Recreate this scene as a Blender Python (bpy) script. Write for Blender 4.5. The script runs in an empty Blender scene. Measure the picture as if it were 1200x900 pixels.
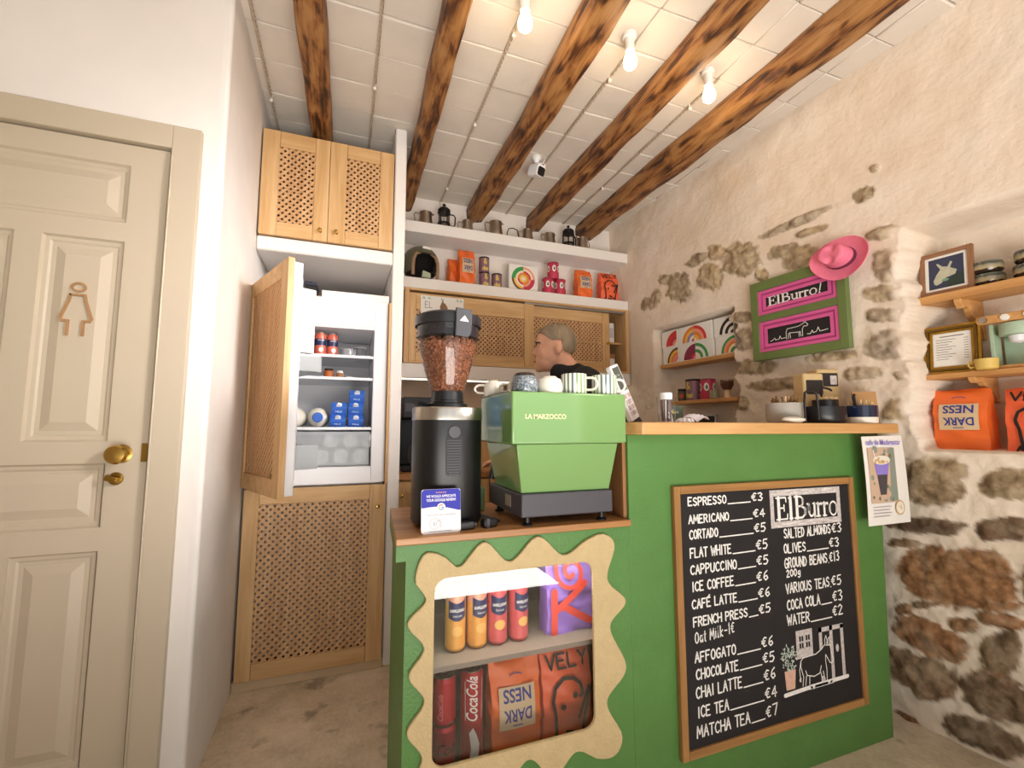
import bpy, bmesh, math, random
import numpy as np
from mathutils import Matrix, Vector
PI = math.pi
S = bpy.context.scene
C = S.collection
R = random.Random(11)

# ------------------------------------------------------------------ camera, light, exposure
cam_d = bpy.data.cameras.new('camera'); cam = bpy.data.objects.new('camera', cam_d); C.objects.link(cam)
cam_d.sensor_width = 36.0; cam_d.lens = 528.8 / 1200 * 36.0; cam_d.clip_start = 0.05
cam.location = (0, 0, 1.2); cam.rotation_euler = (math.radians(95.6), 0, math.radians(-20.38))
S.camera = cam
S.view_settings.view_transform = 'Standard'; S.view_settings.look = 'None'
S.view_settings.gamma = 1.0; S.view_settings.use_curve_mapping = False
S.view_settings.exposure = -1.2
W = bpy.data.worlds.new('sky'); S.world = W; W.use_nodes = True
W.node_tree.nodes['Background'].inputs[0].default_value = (0.80, 0.90, 1.0, 1)
W.node_tree.nodes['Background'].inputs[1].default_value = 1.2
def lamp(name, kind, loc, energy, color, rot=(0, 0, 0), **kw):
    d = bpy.data.lights.new(name, kind); d.energy = energy; d.color = color
    for k, v in kw.items(): setattr(d, k, v)
    o = bpy.data.objects.new(name, d); C.objects.link(o); o.location = loc; o.rotation_euler = rot
    return o
# daylight through the open shop front behind the camera
lamp('shop_front_daylight', 'AREA', (0.6, -0.70, 1.30), 26, (1.0, 0.97, 0.94), (PI/2, 0, 0), shape='RECTANGLE', size=2.2, size_y=2.3)
sw = lamp('added_left_wall_fill', 'AREA', (2.05, -0.40, 2.60), 27, (1.0, 0.95, 0.92), shape='RECTANGLE', size=0.9, size_y=1.2, spread=math.radians(34))  # added light to lift the left wall; no window stands there
sw.rotation_euler = (Vector((-.42, 2.35, 1.70))-Vector((2.05, -0.40, 2.60))).to_track_quat('-Z', 'Y').to_euler()
# sunlit paving just outside the open front, throwing light up into the room
lamp('sunlit_street', 'AREA', (-0.15, -2.75, 0.01), 960, (1.0, 0.96, 0.90), (PI, 0, 0), shape='RECTANGLE', size=3.5, size_y=4.0)
# sun along the street outside
lamp('street_sun', 'SUN', (0, -3, 6), 6, (1, 0.95, 0.88), (0, math.radians(48), 0), angle=0.01)
BULB_W = 4.6

# ------------------------------------------------------------------ materials
def lin(h):
    h = h.lstrip('#'); o = []
    for i in (0, 2, 4):
        x = int(h[i:i+2], 16) / 255
        o.append(x/12.92 if x <= 0.04045 else ((x+0.055)/1.055)**2.4)
    return tuple(o) + (1,)
_m = {}
def nt(name):
    m = bpy.data.materials.new(name); m.use_nodes = True
    return m, m.node_tree.nodes, m.node_tree.links, m.node_tree.nodes['Principled BSDF']
def mat(name, col, rough=0.5, metal=0.0, var=0.06, vs=6.0, bump=0.0, bs=60.0, coat=0.0, spec=0.5, stretch=None, trans=0.0, emit=0.0):
    """plain procedural surface: base colour with a soft noise variation and optional bump"""
    if name in _m: return _m[name]
    m, N, L, p = nt(name); c = lin(col) if isinstance(col, str) else tuple(col) + (1,)
    p.inputs['Roughness'].default_value = rough; p.inputs['Metallic'].default_value = metal
    p.inputs['Coat Weight'].default_value = coat; p.inputs['Coat Roughness'].default_value = 0.06
    p.inputs['Specular IOR Level'].default_value = spec
    p.inputs['Transmission Weight'].default_value = trans
    tc = N.new('ShaderNodeTexCoord'); mp = N.new('ShaderNodeMapping'); L.new(tc.outputs['Object'], mp.inputs[0])
    if stretch: mp.inputs['Scale'].default_value = stretch
    n = N.new('ShaderNodeTexNoise'); n.inputs['Scale'].default_value = vs; n.inputs['Detail'].default_value = 5
    L.new(mp.outputs[0], n.inputs['Vector'])
    r = N.new('ShaderNodeValToRGB'); L.new(n.outputs['Fac'], r.inputs[0])
    r.color_ramp.elements[0].position = 0.3; r.color_ramp.elements[1].position = 0.7
    r.color_ramp.elements[0].color = tuple(max(0, x*(1-var)) for x in c[:3]) + (1,)
    r.color_ramp.elements[1].color = tuple(min(1, x*(1+var)) for x in c[:3]) + (1,)
    L.new(r.outputs[0], p.inputs['Base Color'])
    if emit:
        p.inputs['Emission Color'].default_value = c; p.inputs['Emission Strength'].default_value = emit
    if bump:
        b = N.new('ShaderNodeBump'); b.inputs['Strength'].default_value = bump; b.inputs['Distance'].default_value = 0.01
        n2 = N.new('ShaderNodeTexNoise'); n2.inputs['Scale'].default_value = bs; n2.inputs['Detail'].default_value = 4
        L.new(mp.outputs[0], n2.inputs['Vector']); L.new(n2.outputs['Fac'], b.inputs['Height']); L.new(b.outputs[0], p.inputs['Normal'])
    _m[name] = m; return m
def wood(name, c0, c1, axis, rough=0.5, scale=9.0, knots=0.0):
    if name in _m: return _m[name]
    m, N, L, p = nt(name); p.inputs['Roughness'].default_value = rough
    tc = N.new('ShaderNodeTexCoord'); mp = N.new('ShaderNodeMapping'); L.new(tc.outputs['Object'], mp.inputs[0])
    s = [scale]*3; s[axis] = scale*0.07; mp.inputs['Scale'].default_value = s
    n = N.new('ShaderNodeTexNoise'); n.inputs['Scale'].default_value = 3.0; n.inputs['Detail'].default_value = 8; n.inputs['Distortion'].default_value = 0.6
    L.new(mp.outputs[0], n.inputs['Vector'])
    n2 = N.new('ShaderNodeTexNoise'); n2.inputs['Scale'].default_value = 14.0; n2.inputs['Detail'].default_value = 3
    L.new(mp.outputs[0], n2.inputs['Vector'])
    mx = N.new('ShaderNodeMath'); mx.operation = 'MULTIPLY_ADD'; mx.inputs[1].default_value = 0.35; L.new(n2.outputs['Fac'], mx.inputs[0]); L.new(n.outputs['Fac'], mx.inputs[2])
    r = N.new('ShaderNodeValToRGB'); L.new(mx.outputs[0], r.inputs[0])
    r.color_ramp.elements[0].position = 0.42; r.color_ramp.elements[1].position = 0.88
    r.color_ramp.elements[0].color = lin(c1); r.color_ramp.elements[1].color = lin(c0)
    L.new(r.outputs[0], p.inputs['Base Color'])
    b = N.new('ShaderNodeBump'); b.inputs['Strength'].default_value = 0.08; b.inputs['Distance'].default_value = 0.01
    L.new(mx.outputs[0], b.inputs['Height']); L.new(b.outputs[0], p.inputs['Normal'])
    _m[name] = m; return m
def glass(name, tint=(1, 1, 1), f0=0.04, rough=0.0, alpha=0.0, body=(0.8, 0.8, 0.8)):
    """clear sheet glass or plastic: fresnel mix of see-through and mirror, with an optional milky share"""
    if name in _m: return _m[name]
    m, N, L, p = nt(name); N.remove(p); out = N['Material Output']
    t = N.new('ShaderNodeBsdfTransparent'); t.inputs[0].default_value = tuple(tint) + (1,)
    g = N.new('ShaderNodeBsdfGlossy'); g.inputs['Roughness'].default_value = rough
    lw = N.new('ShaderNodeLayerWeight'); lw.inputs[0].default_value = 0.5
    pw = N.new('ShaderNodeMath'); pw.operation = 'POWER'; pw.inputs[1].default_value = 5; L.new(lw.outputs['Facing'], pw.inputs[0])
    f = N.new('ShaderNodeMath'); f.operation = 'MULTIPLY_ADD'; f.inputs[1].default_value = 1-f0; f.inputs[2].default_value = f0; L.new(pw.outputs[0], f.inputs[0])
    x = N.new('ShaderNodeMixShader'); L.new(f.outputs[0], x.inputs[0])
    if alpha:
        d = N.new('ShaderNodeBsdfDiffuse'); d.inputs[0].default_value = tuple(body) + (1,)
        y = N.new('ShaderNodeMixShader'); y.inputs[0].default_value = alpha; L.new(t.outputs[0], y.inputs[1]); L.new(d.outputs[0], y.inputs[2]); L.new(y.outputs[0], x.inputs[1])
    else: L.new(t.outputs[0], x.inputs[1])
    L.new(g.outputs[0], x.inputs[2]); L.new(x.outputs[0], out.inputs[0])
    _m[name] = m; return m

PLASTER = mat('white_plaster', '#ece5df', 0.85, var=0.03, vs=4, bump=0.10, bs=18)
SHELFW = mat('white_masonry', '#f1ece8', 0.8, var=0.02, vs=5, bump=0.08, bs=25)
GREIGE = mat('greige_paint', '#c3b59f', 0.45, var=0.02, vs=3, bump=0.02, bs=80)
PV = wood('pine_upright', '#dfb987', '#c4965f', 2); PH = wood('pine_level', '#dfb987', '#c4965f', 0)
LAT = wood('lattice_wood', '#d8ae80', '#b98a5c', 2, scale=14)
TOPW = wood('worktop_oak', '#c08a55', '#8f5f35', 0, rough=0.35, scale=7)
BARW = wood('bar_oak', '#dfb077', '#c08d54', 0, rough=0.4, scale=7)
GREEN = mat('green_paint', '#568642', 0.42, var=0.06, vs=8, bump=0.22, bs=120)
MGREEN = mat('machine_green', '#7ba263', 0.12, var=0.01, coat=0.6)
BLACKP = mat('black_plastic', '#16161a', 0.35, var=0.05)
BLACKM = mat('black_satin', '#0e0e10', 0.36, var=0.05, bump=0.03, bs=200)
DGREY = mat('dark_grey', '#4b4a50', 0.5, var=0.05)
STEEL = mat('brushed_steel', '#b9b2a8', 0.28, 1.0, var=0.08, vs=3, stretch=(40, 40, 1))
JUG = mat('pitcher_steel', '#bdb1a3', 0.34, 1.0, var=0.08)
BRASS = mat('brass', '#c9a558', 0.25, 1.0, var=0.05)
BRASSD = mat('old_brass', '#a8863e', 0.3, 1.0, var=0.08)
WHITEP = mat('white_plastic', '#ecebee', 0.35, var=0.01)
CERAM = mat('cream_ceramic', '#efe9db', 0.2, var=0.02, coat=0.3)
PAPER = mat('white_paper', '#efece6', 0.8, var=0.02)
INK = mat('black_ink', '#1a1718', 0.7, var=0.02)
CHALK = mat('chalk_white', '#f2efeb', 0.9, var=0.10, vs=120)
CHALKG = mat('chalk_grey', '#c9c1bf', 0.9, var=0.22, vs=90)
SLATE = mat('chalkboard_black', '#1b181b', 0.75, var=0.15, vs=12)
ORANGE = mat('bag_orange', '#f0702c', 0.42, var=0.05, vs=9, bump=0.25, bs=14)
CORAL = mat('bag_coral', '#f4683c', 0.42, var=0.05, vs=9, bump=0.25, bs=14)
NAVY = mat('navy_ink', '#27358c', 0.6, var=0.03)
SAND = mat('label_sand', '#d8bd97', 0.6, var=0.03)
PURPLE = mat('bag_purple', '#9f78d8', 0.45, var=0.04, bump=0.2, bs=14)
RED = mat('poppy_red', '#e2473a', 0.5, var=0.04)
COLA = mat('can_red', '#bd2231', 0.28, 0.35, var=0.04)
PINK = mat('pink_paint', '#dc62a0', 0.5, var=0.05)
PINKD = mat('pink_dark', '#b83f80', 0.5, var=0.05)
SKIN = mat('skin', '#d9a184', 0.5, var=0.08, vs=25, bump=0.03, bs=300)
GLASS = glass('clear_glass'); PANE = glass('display_glass', f0=0.068)
SLATS = mat('dark_hole', '#2a1c12', 0.9)

# ------------------------------------------------------------------ mesh helpers
def F(o, u, v):
    u = Vector(u).normalized(); v = Vector(v).normalized(); w = u.cross(v)
    m = Matrix.Identity(4)
    for i in range(3): m[i][0], m[i][1], m[i][2], m[i][3] = u[i], v[i], w[i], o[i]
    return m
def front(x, y, z): return F((x, y, z), (1, 0, 0), (0, 0, 1))          # drawing plane that faces the room (-y)
def rside(x, y, z, s=0.07): return F((x, y, z), (s, -1, 0), (0, 0, 1)) # drawing plane on the right wall, faces -x
T = Matrix.Translation
def RZ(a): return Matrix.Rotation(a, 4, 'Z')
def RX(a): return Matrix.Rotation(a, 4, 'X')
def RY(a): return Matrix.Rotation(a, 4, 'Y')
class MB:
    def __init__(s, M=None): s.v = []; s.f = []; s.mi = []; s.M = M or Matrix.Identity(4); s.k = 0
    def at(s, M): s.M = M; return s
    def mat(s, k): s.k = k; return s
    def add(s, vs, fs):
        b = len(s.v); s.v += [tuple(s.M @ Vector(p)) for p in vs]
        for f in fs: s.f.append([b+i for i in f]); s.mi.append(s.k)
        return s
    def box(s, x0, x1, y0, y1, z0, z1):
        return s.add([(x0,y0,z0),(x1,y0,z0),(x1,y1,z0),(x0,y1,z0),(x0,y0,z1),(x1,y0,z1),(x1,y1,z1),(x0,y1,z1)],
                     [(0,3,2,1),(4,5,6,7),(0,1,5,4),(1,2,6,5),(2,3,7,6),(3,0,4,7)])
    def hexa(s, lo, hi):
        "eight corners: lower quad and upper quad, each counter-clockwise"
        return s.add(list(lo)+list(hi), [(0,3,2,1),(4,5,6,7),(0,1,5,4),(1,2,6,5),(2,3,7,6),(3,0,4,7)])
    def lathe(s, prof, c=(0,0,0), n=28, sq=2.0, ex=1.0, ey=1.0, a0=0.0, a1=2*PI):
        vs = []; fs = []; full = abs(a1-a0-2*PI) < 1e-6; cols = n if full else n+1
        for r, z in prof:
            for i in range(cols):
                a = a0+(a1-a0)*i/n; ca, sa = math.cos(a), math.sin(a)
                q = 1.0 if sq == 2.0 else (abs(ca)**sq+abs(sa)**sq)**(-1/sq)
                vs.append((c[0]+r*q*ca*ex, c[1]+r*q*sa*ey, c[2]+z))
        for j in range(len(prof)-1):
            for i in range(n):
                i2 = (i+1) % cols; a, b, d, e = j*cols+i, j*cols+i2, (j+1)*cols+i2, (j+1)*cols+i
                fs.append((a, b, d, e))
        if full:
            if prof[0][0] > 1e-6: fs.append(tuple(range(n))[::-1])
            if prof[-1][0] > 1e-6: fs.append(tuple((len(prof)-1)*cols+i for i in range(n)))
        return s.add(vs, fs)
    def tube(s, pts, r, n=8, closed=False, cap=True):
        P = [Vector(p) for p in pts]; k = len(P); vs = []; fs = []; up = Vector((0.13, 0.21, 1)).normalized()
        rr = r if isinstance(r, (list, tuple)) else [r]*k
        prev = None
        for i, p in enumerate(P):
            a = P[(i-1) % k] if (i or closed) else p; b = P[(i+1) % k] if (i < k-1 or closed) else p
            d = (b-a).normalized()
            if prev is None:
                x = d.cross(up if abs(d.dot(up)) < 0.95 else Vector((1, 0, 0))).normalized()
            else: x = (prev - d*prev.dot(d)).normalized()
            prev = x; y = d.cross(x)
            for j in range(n):
                t = 2*PI*j/n; vs.append(tuple(p + rr[i]*(math.cos(t)*x+math.sin(t)*y)))
        for i in range(k if closed else k-1):
            for j in range(n):
                fs.append((i*n+j, i*n+(j+1) % n, ((i+1) % k)*n+(j+1) % n, ((i+1) % k)*n+j))
        if cap and not closed: fs += [tuple(range(n))[::-1], tuple((k-1)*n+j for j in range(n))]
        return s.add(vs, fs)
    def ball(s, c, r, n=14, m=9):
        r = r if isinstance(r, (list, tuple)) else (r, r, r)
        vs = [(c[0], c[1], c[2]-r[2])]; fs = []
        for j in range(1, m):
            t = -PI/2+PI*j/m
            for i in range(n):
                a = 2*PI*i/n; vs.append((c[0]+r[0]*math.cos(t)*math.cos(a), c[1]+r[1]*math.cos(t)*math.sin(a), c[2]+r[2]*math.sin(t)))
        vs.append((c[0], c[1], c[2]+r[2])); e = len(vs)-1
        for i in range(n):
            fs.append((0, 1+(i+1) % n, 1+i)); fs.append((e, e-n+i, e-n+(i+1) % n))
            for j in range(m-2): fs.append((1+j*n+i, 1+j*n+(i+1) % n, 1+(j+1)*n+(i+1) % n, 1+(j+1)*n+i))
        return s.add(vs, fs)
    def prism(s, poly, w0, w1):
        n = len(poly)
        return s.add([(x, y, w0) for x, y in poly]+[(x, y, w1) for x, y in poly],
                     [tuple(range(n))[::-1], tuple(range(n, 2*n))]+[(i, (i+1) % n, n+(i+1) % n, n+i) for i in range(n)])
    def ring(s, outer, inner, w0, w1):
        "plate with a hole; both outlines have the same number of points"
        n = len(outer); vs = [(x, y, w0) for x, y in outer]+[(x, y, w0) for x, y in inner]+[(x, y, w1) for x, y in outer]+[(x, y, w1) for x, y in inner]; fs = []
        for i in range(n):
            j = (i+1) % n
            fs += [(i, n+i, n+j, j), (2*n+i, 2*n+j, 3*n+j, 3*n+i), (i, j, 2*n+j, 2*n+i), (n+i, 3*n+i, 3*n+j, n+j)]
        return s.add(vs, fs)
    def flat(s, poly, w=0.0): return s.add([(x, y, w) for x, y in poly], [tuple(range(len(poly)))])
    def disc(s, x, y, rx, ry=None, w=0.0, n=20, a=0.0):
        ry = ry or rx; ca, sa = math.cos(a), math.sin(a)
        return s.flat([(x+rx*math.cos(2*PI*i/n)*ca-ry*math.sin(2*PI*i/n)*sa, y+rx*math.cos(2*PI*i/n)*sa+ry*math.sin(2*PI*i/n)*ca) for i in range(n)], w)
    def arc(s, x, y, r0, r1, a0, a1, w=0.0, n=20):
        vs = []; fs = []
        for i in range(n+1):
            a = a0+(a1-a0)*i/n
            for r in (r0, r1): vs.append((x+r*math.cos(a), y+r*math.sin(a), w))
        for i in range(n): fs.append((2*i, 2*i+1, 2*i+3, 2*i+2))
        return s.add(vs, fs)
    def stroke(s, pts, wd, w=0.0, round_=True):
        "brush or chalk stroke: flat ribbon with round ends and joints"
        P = [Vector((p[0], p[1])) for p in pts]
        for a, b in zip(P, P[1:]):
            d = b-a
            if d.length < 1e-7: continue
            d.normalize(); n = Vector((-d.y, d.x))*wd/2
            s.add([(a.x-n.x, a.y-n.y, w), (b.x-n.x, b.y-n.y, w), (b.x+n.x, b.y+n.y, w), (a.x+n.x, a.y+n.y, w)], [(0, 1, 2, 3)])
        if round_:
            for q in P: s.disc(q.x, q.y, wd/2, w=w+1e-5, n=8)
        return s
    def lattice(s, x0, x1, z0, z1, y0, pitch=0.0235, sw=0.0125, th=0.0035):
        "two crossing layers of diagonal slats in the plane y = y0, filling a rectangle"
        for k, sg in enumerate((1, -1)):
            step = pitch*math.sqrt(2); h = z1-z0; w = x1-x0; c = -h if sg == 1 else 0
            while c < w+(0 if sg == 1 else h):
                # line: (x-x0) - sg*(z-z0) = c
                pts = []
                for X in (0, w):
                    Z = (X-c)*sg
                    if -1e-9 <= Z <= h+1e-9: pts.append((X, Z))
                for Z in (0, h):
                    X = c+sg*Z
                    if 1e-9 < X < w-1e-9: pts.append((X, Z))
                if len(pts) >= 2:
                    pts = sorted(pts)[:1]+sorted(pts)[-1:]
                    (a, b), (d, e) = pts; l = math.hypot(d-a, e-b)
                    if l > 0.004:
                        nx, nz = -(e-b)/l*sw/2, (d-a)/l*sw/2; ya, yb = y0+k*th, y0+(k+1)*th
                        q = [(x0+a-nx, z0+b-nz), (x0+d-nx, z0+e-nz), (x0+d+nx, z0+e+nz), (x0+a+nx, z0+b+nz)]
                        s.hexa([(p[0], ya, p[1]) for p in q], [(p[0], yb, p[1]) for p in q])
                c += step
        return s
    def build(s, name, mats, parent=None, bevel=0.0, smooth=38, loc=None, rot=None, sub=0, seg=2):
        me = bpy.data.meshes.new(name); me.from_pydata(s.v, [], s.f)
        mats = mats if isinstance(mats, (list, tuple)) else [mats]
        for m in mats: me.materials.append(m)
        me.polygons.foreach_set('material_index', [min(k, len(mats)-1) for k in s.mi]); me.update()
        bm = bmesh.new(); bm.from_mesh(me); bmesh.ops.remove_doubles(bm, verts=bm.verts, dist=2e-6)
        bmesh.ops.recalc_face_normals(bm, faces=bm.faces)
        if smooth:
            lim = math.radians(smooth)
            for f in bm.faces: f.smooth = True
            for e in bm.edges:
                if len(e.link_faces) != 2 or e.calc_face_angle(0) > lim: e.smooth = False
        bm.to_mesh(me); bm.free()
        o = bpy.data.objects.new(name, me); C.objects.link(o)
        if parent: o.parent = parent
        if loc: o.location = loc
        if rot: o.rotation_euler = rot
        if bevel:
            b = o.modifiers.new('edge', 'BEVEL'); b.width = bevel; b.segments = seg; b.limit_method = 'ANGLE'; b.angle_limit = math.radians(40)
        if sub:
            b = o.modifiers.new('soft', 'SUBSURF'); b.levels = sub; b.render_levels = sub
        return o
    def draw(s, name, mats, parent=None): return s.build(name, mats, parent, smooth=0, )
def tag(o, label, cat, group=None, kind=None):
    o['label'] = label; o['category'] = cat
    if group: o['group'] = group
    if kind: o['kind'] = kind
    return o
def thing(name, label, cat, loc=(0, 0, 0), rz=0.0, group=None, rot=None):
    o = bpy.data.objects.new(name, None); C.objects.link(o); o.empty_display_size = 0.05
    o.location = loc; o.rotation_euler = rot or (0, 0, rz)
    return tag(o, label, cat, group)
def struct(o, label=None, cat=None):
    o['kind'] = 'structure'
    if label: o['label'] = label
    if cat: o['category'] = cat
    return o
def dup(root, loc, rz=None, label=None, rot=None):
    r = root.copy(); C.objects.link(r); r.location = loc
    if rz is not None: r.rotation_euler = (0, 0, rz)
    if rot is not None: r.rotation_euler = rot
    if label: r['label'] = label
    for ch in list(root.children):
        c = ch.copy(); C.objects.link(c); c.parent = r
        for g in ch.children:
            d = g.copy(); C.objects.link(d); d.parent = c
    return r
# --- lettering
_tx = {}
def glyphs(t, bold=0.0, shear=0.0):
    k = (t, bold, shear)
    if k in _tx: return _tx[k]
    cu = bpy.data.curves.new('t', 'FONT'); cu.body = t; cu.size = 1; cu.offset = bold; cu.shear = shear; cu.resolution_u = 3
    ob = bpy.data.objects.new('t', cu); C.objects.link(ob)
    dg = bpy.context.evaluated_depsgraph_get(); me = bpy.data.meshes.new_from_object(ob.evaluated_get(dg))
    vs = [(v.co.x, v.co.y) for v in me.vertices]; fs = [tuple(p.vertices) for p in me.polygons]
    bpy.data.objects.remove(ob); bpy.data.curves.remove(cu); bpy.data.meshes.remove(me)
    _tx[k] = (vs, fs); return vs, fs
def text(mb, t, x, y, h, width=None, align='L', w=0.0, bold=0.0, shear=0.0, rot=0.0, post=None):
    "printed text: x, y of the baseline start (or middle), cap height h"
    vs, fs = glyphs(t, bold, shear); k = h/0.70
    x0 = min(v[0] for v in vs); x1 = max(v[0] for v in vs); kx = width/(x1-x0) if width else k
    off = {'L': -x0, 'C': -(x0+x1)/2, 'R': -x1}[align]
    ca, sa = math.cos(rot), math.sin(rot); out = []
    for a, b in vs:
        a, b = (a+off)*kx, b*k
        p = (x+a*ca-b*sa, y+a*sa+b*ca, w)
        out.append(post(*p) if post else p)
    mb.add(out, fs)
SF = {'A':[[(0,0),(.5,1),(1,0)],[(.2,.38),(.8,.38)]],'B':[[(0,0),(0,1),(.7,.95),(.8,.75),(.6,.55),(0,.52)],[(.6,.55),(.95,.35),(.8,.05),(0,0)]],
'C':[[(.95,.85),(.6,1),(.2,.85),(0,.5),(.2,.12),(.6,0),(.95,.15)]],'D':[[(0,0),(0,1),(.6,.9),(.95,.5),(.6,.08),(0,0)]],'E':[[(.9,1),(0,1),(0,0),(.95,0)],[(0,.53),(.7,.53)]],
'F':[[(.9,1),(0,1),(0,0)],[(0,.52),(.7,.52)]],'G':[[(.95,.85),(.55,1),(.15,.8),(0,.45),(.2,.08),(.6,0),(.95,.15),(.95,.45),(.6,.45)]],'H':[[(0,0),(0,1)],[(1,0),(1,1)],[(0,.5),(1,.5)]],
'I':[[(.5,0),(.5,1)]],'K':[[(0,0),(0,1)],[(.9,1),(0,.45),(.95,0)]],'L':[[(0,1),(0,0),(.9,0)]],'M':[[(0,0),(.1,1),(.5,.3),(.9,1),(1,0)]],'N':[[(0,0),(0,1),(1,0),(1,1)]],
'O':[[(.5,1),(.12,.82),(0,.45),(.18,.1),(.5,0),(.85,.12),(1,.5),(.86,.85),(.5,1)]],'P':[[(0,0),(0,1),(.7,.97),(.95,.75),(.7,.5),(0,.45)]],'R':[[(0,0),(0,1),(.7,.97),(.9,.75),(.65,.52),(0,.47)],[(.4,.48),(.95,0)]],
'S':[[(.9,.85),(.55,1),(.12,.88),(.1,.65),(.8,.4),(.92,.18),(.5,0),(.05,.14)]],'T':[[(0,1),(1,1)],[(.5,1),(.5,0)]],'U':[[(0,1),(.02,.2),(.4,0),(.85,.12),(1,1)]],'V':[[(0,1),(.5,0),(1,1)]],
'W':[[(0,1),(.25,0),(.5,.75),(.75,0),(1,1)]],'Y':[[(0,1),(.5,.5),(1,1)],[(.5,.5),(.45,0)]],'€':[[(.95,.88),(.6,.95),(.3,.75),(.22,.4),(.45,.05),(.9,.1)],[(.02,.6),(.7,.6)],[(.02,.4),(.6,.4)]],
'0':[[(.5,1),(.1,.8),(.05,.3),(.45,0),(.9,.25),(.92,.75),(.5,1)]],'1':[[(.3,.8),(.55,1),(.55,0)]],'2':[[(.05,.8),(.5,1),(.9,.75),(.05,0),(.95,.02)]],'3':[[(.05,.92),(.6,1),(.85,.78),(.4,.55),(.9,.3),(.6,0),(.05,.08)]],
'4':[[(.65,0),(.7,1),(.02,.32),(.98,.34)]],'5':[[(.9,1),(.2,.98),(.12,.55),(.6,.62),(.92,.35),(.6,.02),(.05,.05)]],'6':[[(.8,1),(.3,.75),(.08,.3),(.45,0),(.88,.2),(.7,.48),(.15,.38)]],'7':[[(.05,.95),(.95,1),(.4,0)]],
'g':[[(.85,.55),(.4,.62),(.1,.35),(.4,.1),(.85,.25)],[(.88,.62),(.85,-.15),(.5,-.32),(.1,-.22)]],'a':[[(.85,.6),(.35,.62),(.08,.3),(.4,0),(.82,.2),(.88,.62),(.95,0)]],'t':[[(.45,.95),(.45,.1),(.75,0)],[(.1,.65),(.85,.65)]],'i':[[(.5,.6),(.5,0)],[(.5,.82),(.52,.84)]],
'l':[[(.3,0),(.5,1),(.55,.2),(.8,0)]],'k':[[(.15,0),(.15,1)],[(.8,.6),(.15,.28),(.85,0)]],'!':[[(.5,1),(.5,.3)],[(.5,.02),(.5,.04)]],'.':[[(.5,.02),(.5,.04)]],'-':[[(.1,.45),(.9,.45)]],'&':[[(.95,0),(.2,.75),(.4,1),(.65,.8),(.1,.3),(.35,0),(.9,.45)]],
'r':[[(.15,0),(.15,.62)],[(.15,.4),(.5,.6),(.85,.58)]],'u':[[(.1,.62),(.12,.15),(.45,0),(.85,.2)],[(.87,.62),(.9,0)]],'o':[[(.5,.62),(.1,.32),(.5,0),(.9,.32),(.5,.62)]]}
NAR = {'I': .45, '1': .6, 'i': .4, 'l': .5, '!': .4, '.': .3, ' ': .55, 'M': 1.25, 'W': 1.3, 't': .7}
def hand(mb, t, x, z, h, wd, width=None, w=0.0, rise=0.0, jit=0.03):
    "hand-lettered single strokes"
    acc = [i for i, ch in enumerate(t) if ch in 'ÉÀ']; t = t.replace('É', 'E')
    adv = [NAR.get(ch, 1.0) for ch in t]; tot = sum(adv)+0.32*(len(t)-1)
    k = (width/tot) if width else h*0.58
    cx = 0.0
    for i, (ch, a) in enumerate(zip(t, adv)):
        dy = R.uniform(-jit, jit)*h; hh = h*(1+R.uniform(-jit, jit))
        if ch != ' ':
            for pl in SF[ch]:
                q = [(x+(cx+p[0]*a)*k, z+dy+p[1]*hh+rise*(cx*k)) for p in pl]
                mb.stroke(q, wd, w)
            if i in acc: mb.stroke([(x+(cx+.4)*k, z+h*1.1), (x+(cx+.8)*k, z+h*1.3)], wd, w)
        cx += a+0.32
    return x+cx*k
def serif(mb, x, z, h, width, w=0.0, bang=False):
    "the painted shop lettering: thick stems, thin bars and serifs (El Burro)"
    k = width/4.62
    def st(pts, t): mb.stroke([(x+p[0]*k, z+p[1]*h) for p in pts], t, w)
    tk, tn = 0.15*k*1.35, 0.07*k*1.2
    st([(.2,0),(.2,1)], tk); st([(.02,1),(.72,1),(.74,.8)], tn); st([(.02,0),(.78,0),(.82,.22)], tn); st([(.2,.52),(.58,.52)], tn); st([(.58,.66),(.58,.38)], tn)
    st([(1.06,0),(1.06,1)], tk); st([(.94,0),(1.2,0)], tn); st([(.92,.97),(1.06,1)], tn)
    st([(1.52,0),(1.52,1)], tk); st([(1.36,1),(1.8,1),(2.0,.88),(2.0,.68),(1.85,.55),(1.52,.53)], tn*1.2); st([(1.85,.55),(2.12,.4),(2.12,.16),(1.9,0),(1.36,0)], tn*1.35); st([(2.12,.4),(2.12,.16)], tk*.8); st([(1.98,.86),(1.98,.7)], tk*.7)
    st([(2.3,.62),(2.42,.62),(2.42,.15),(2.55,.02),(2.7,.06),(2.82,.2)], tn*1.3); st([(2.42,.6),(2.42,.2)], tk*.75); st([(2.84,.62),(2.84,0)], tk*.75); st([(2.72,.62),(2.84,.62)], tn); st([(2.84,0),(2.95,0)], tn)
    for o in (3.12, 3.6):
        st([(o,.62),(o,0)], tk*.75); st([(o-.12,.6),(o,.62)], tn); st([(o-.12,0),(o+.14,0)], tn); st([(o,.42),(o+.12,.58),(o+.26,.6)], tn*1.3); mb.disc(x+(o+.26)*k, z+.56*h, tn*.8, w=w)
    mb.arc(x+4.3*k, z+.31*h, 1, 1, 0, .01, w=w)
    n = 22; pts = [(4.3+.28*math.cos(2*PI*i/n), .31+.33*math.sin(2*PI*i/n)) for i in range(n+1)]
    st(pts, tn*1.1); st([(4.04,.45),(4.02,.31),(4.04,.17)], tk*.7); st([(4.56,.45),(4.58,.31),(4.56,.17)], tk*.7)
    if bang: st([(4.86,.25),(5.0,1.0)], tn*1.2); mb.disc(x+4.84*k, z+.05*h, tn*.9, w=w)
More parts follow.
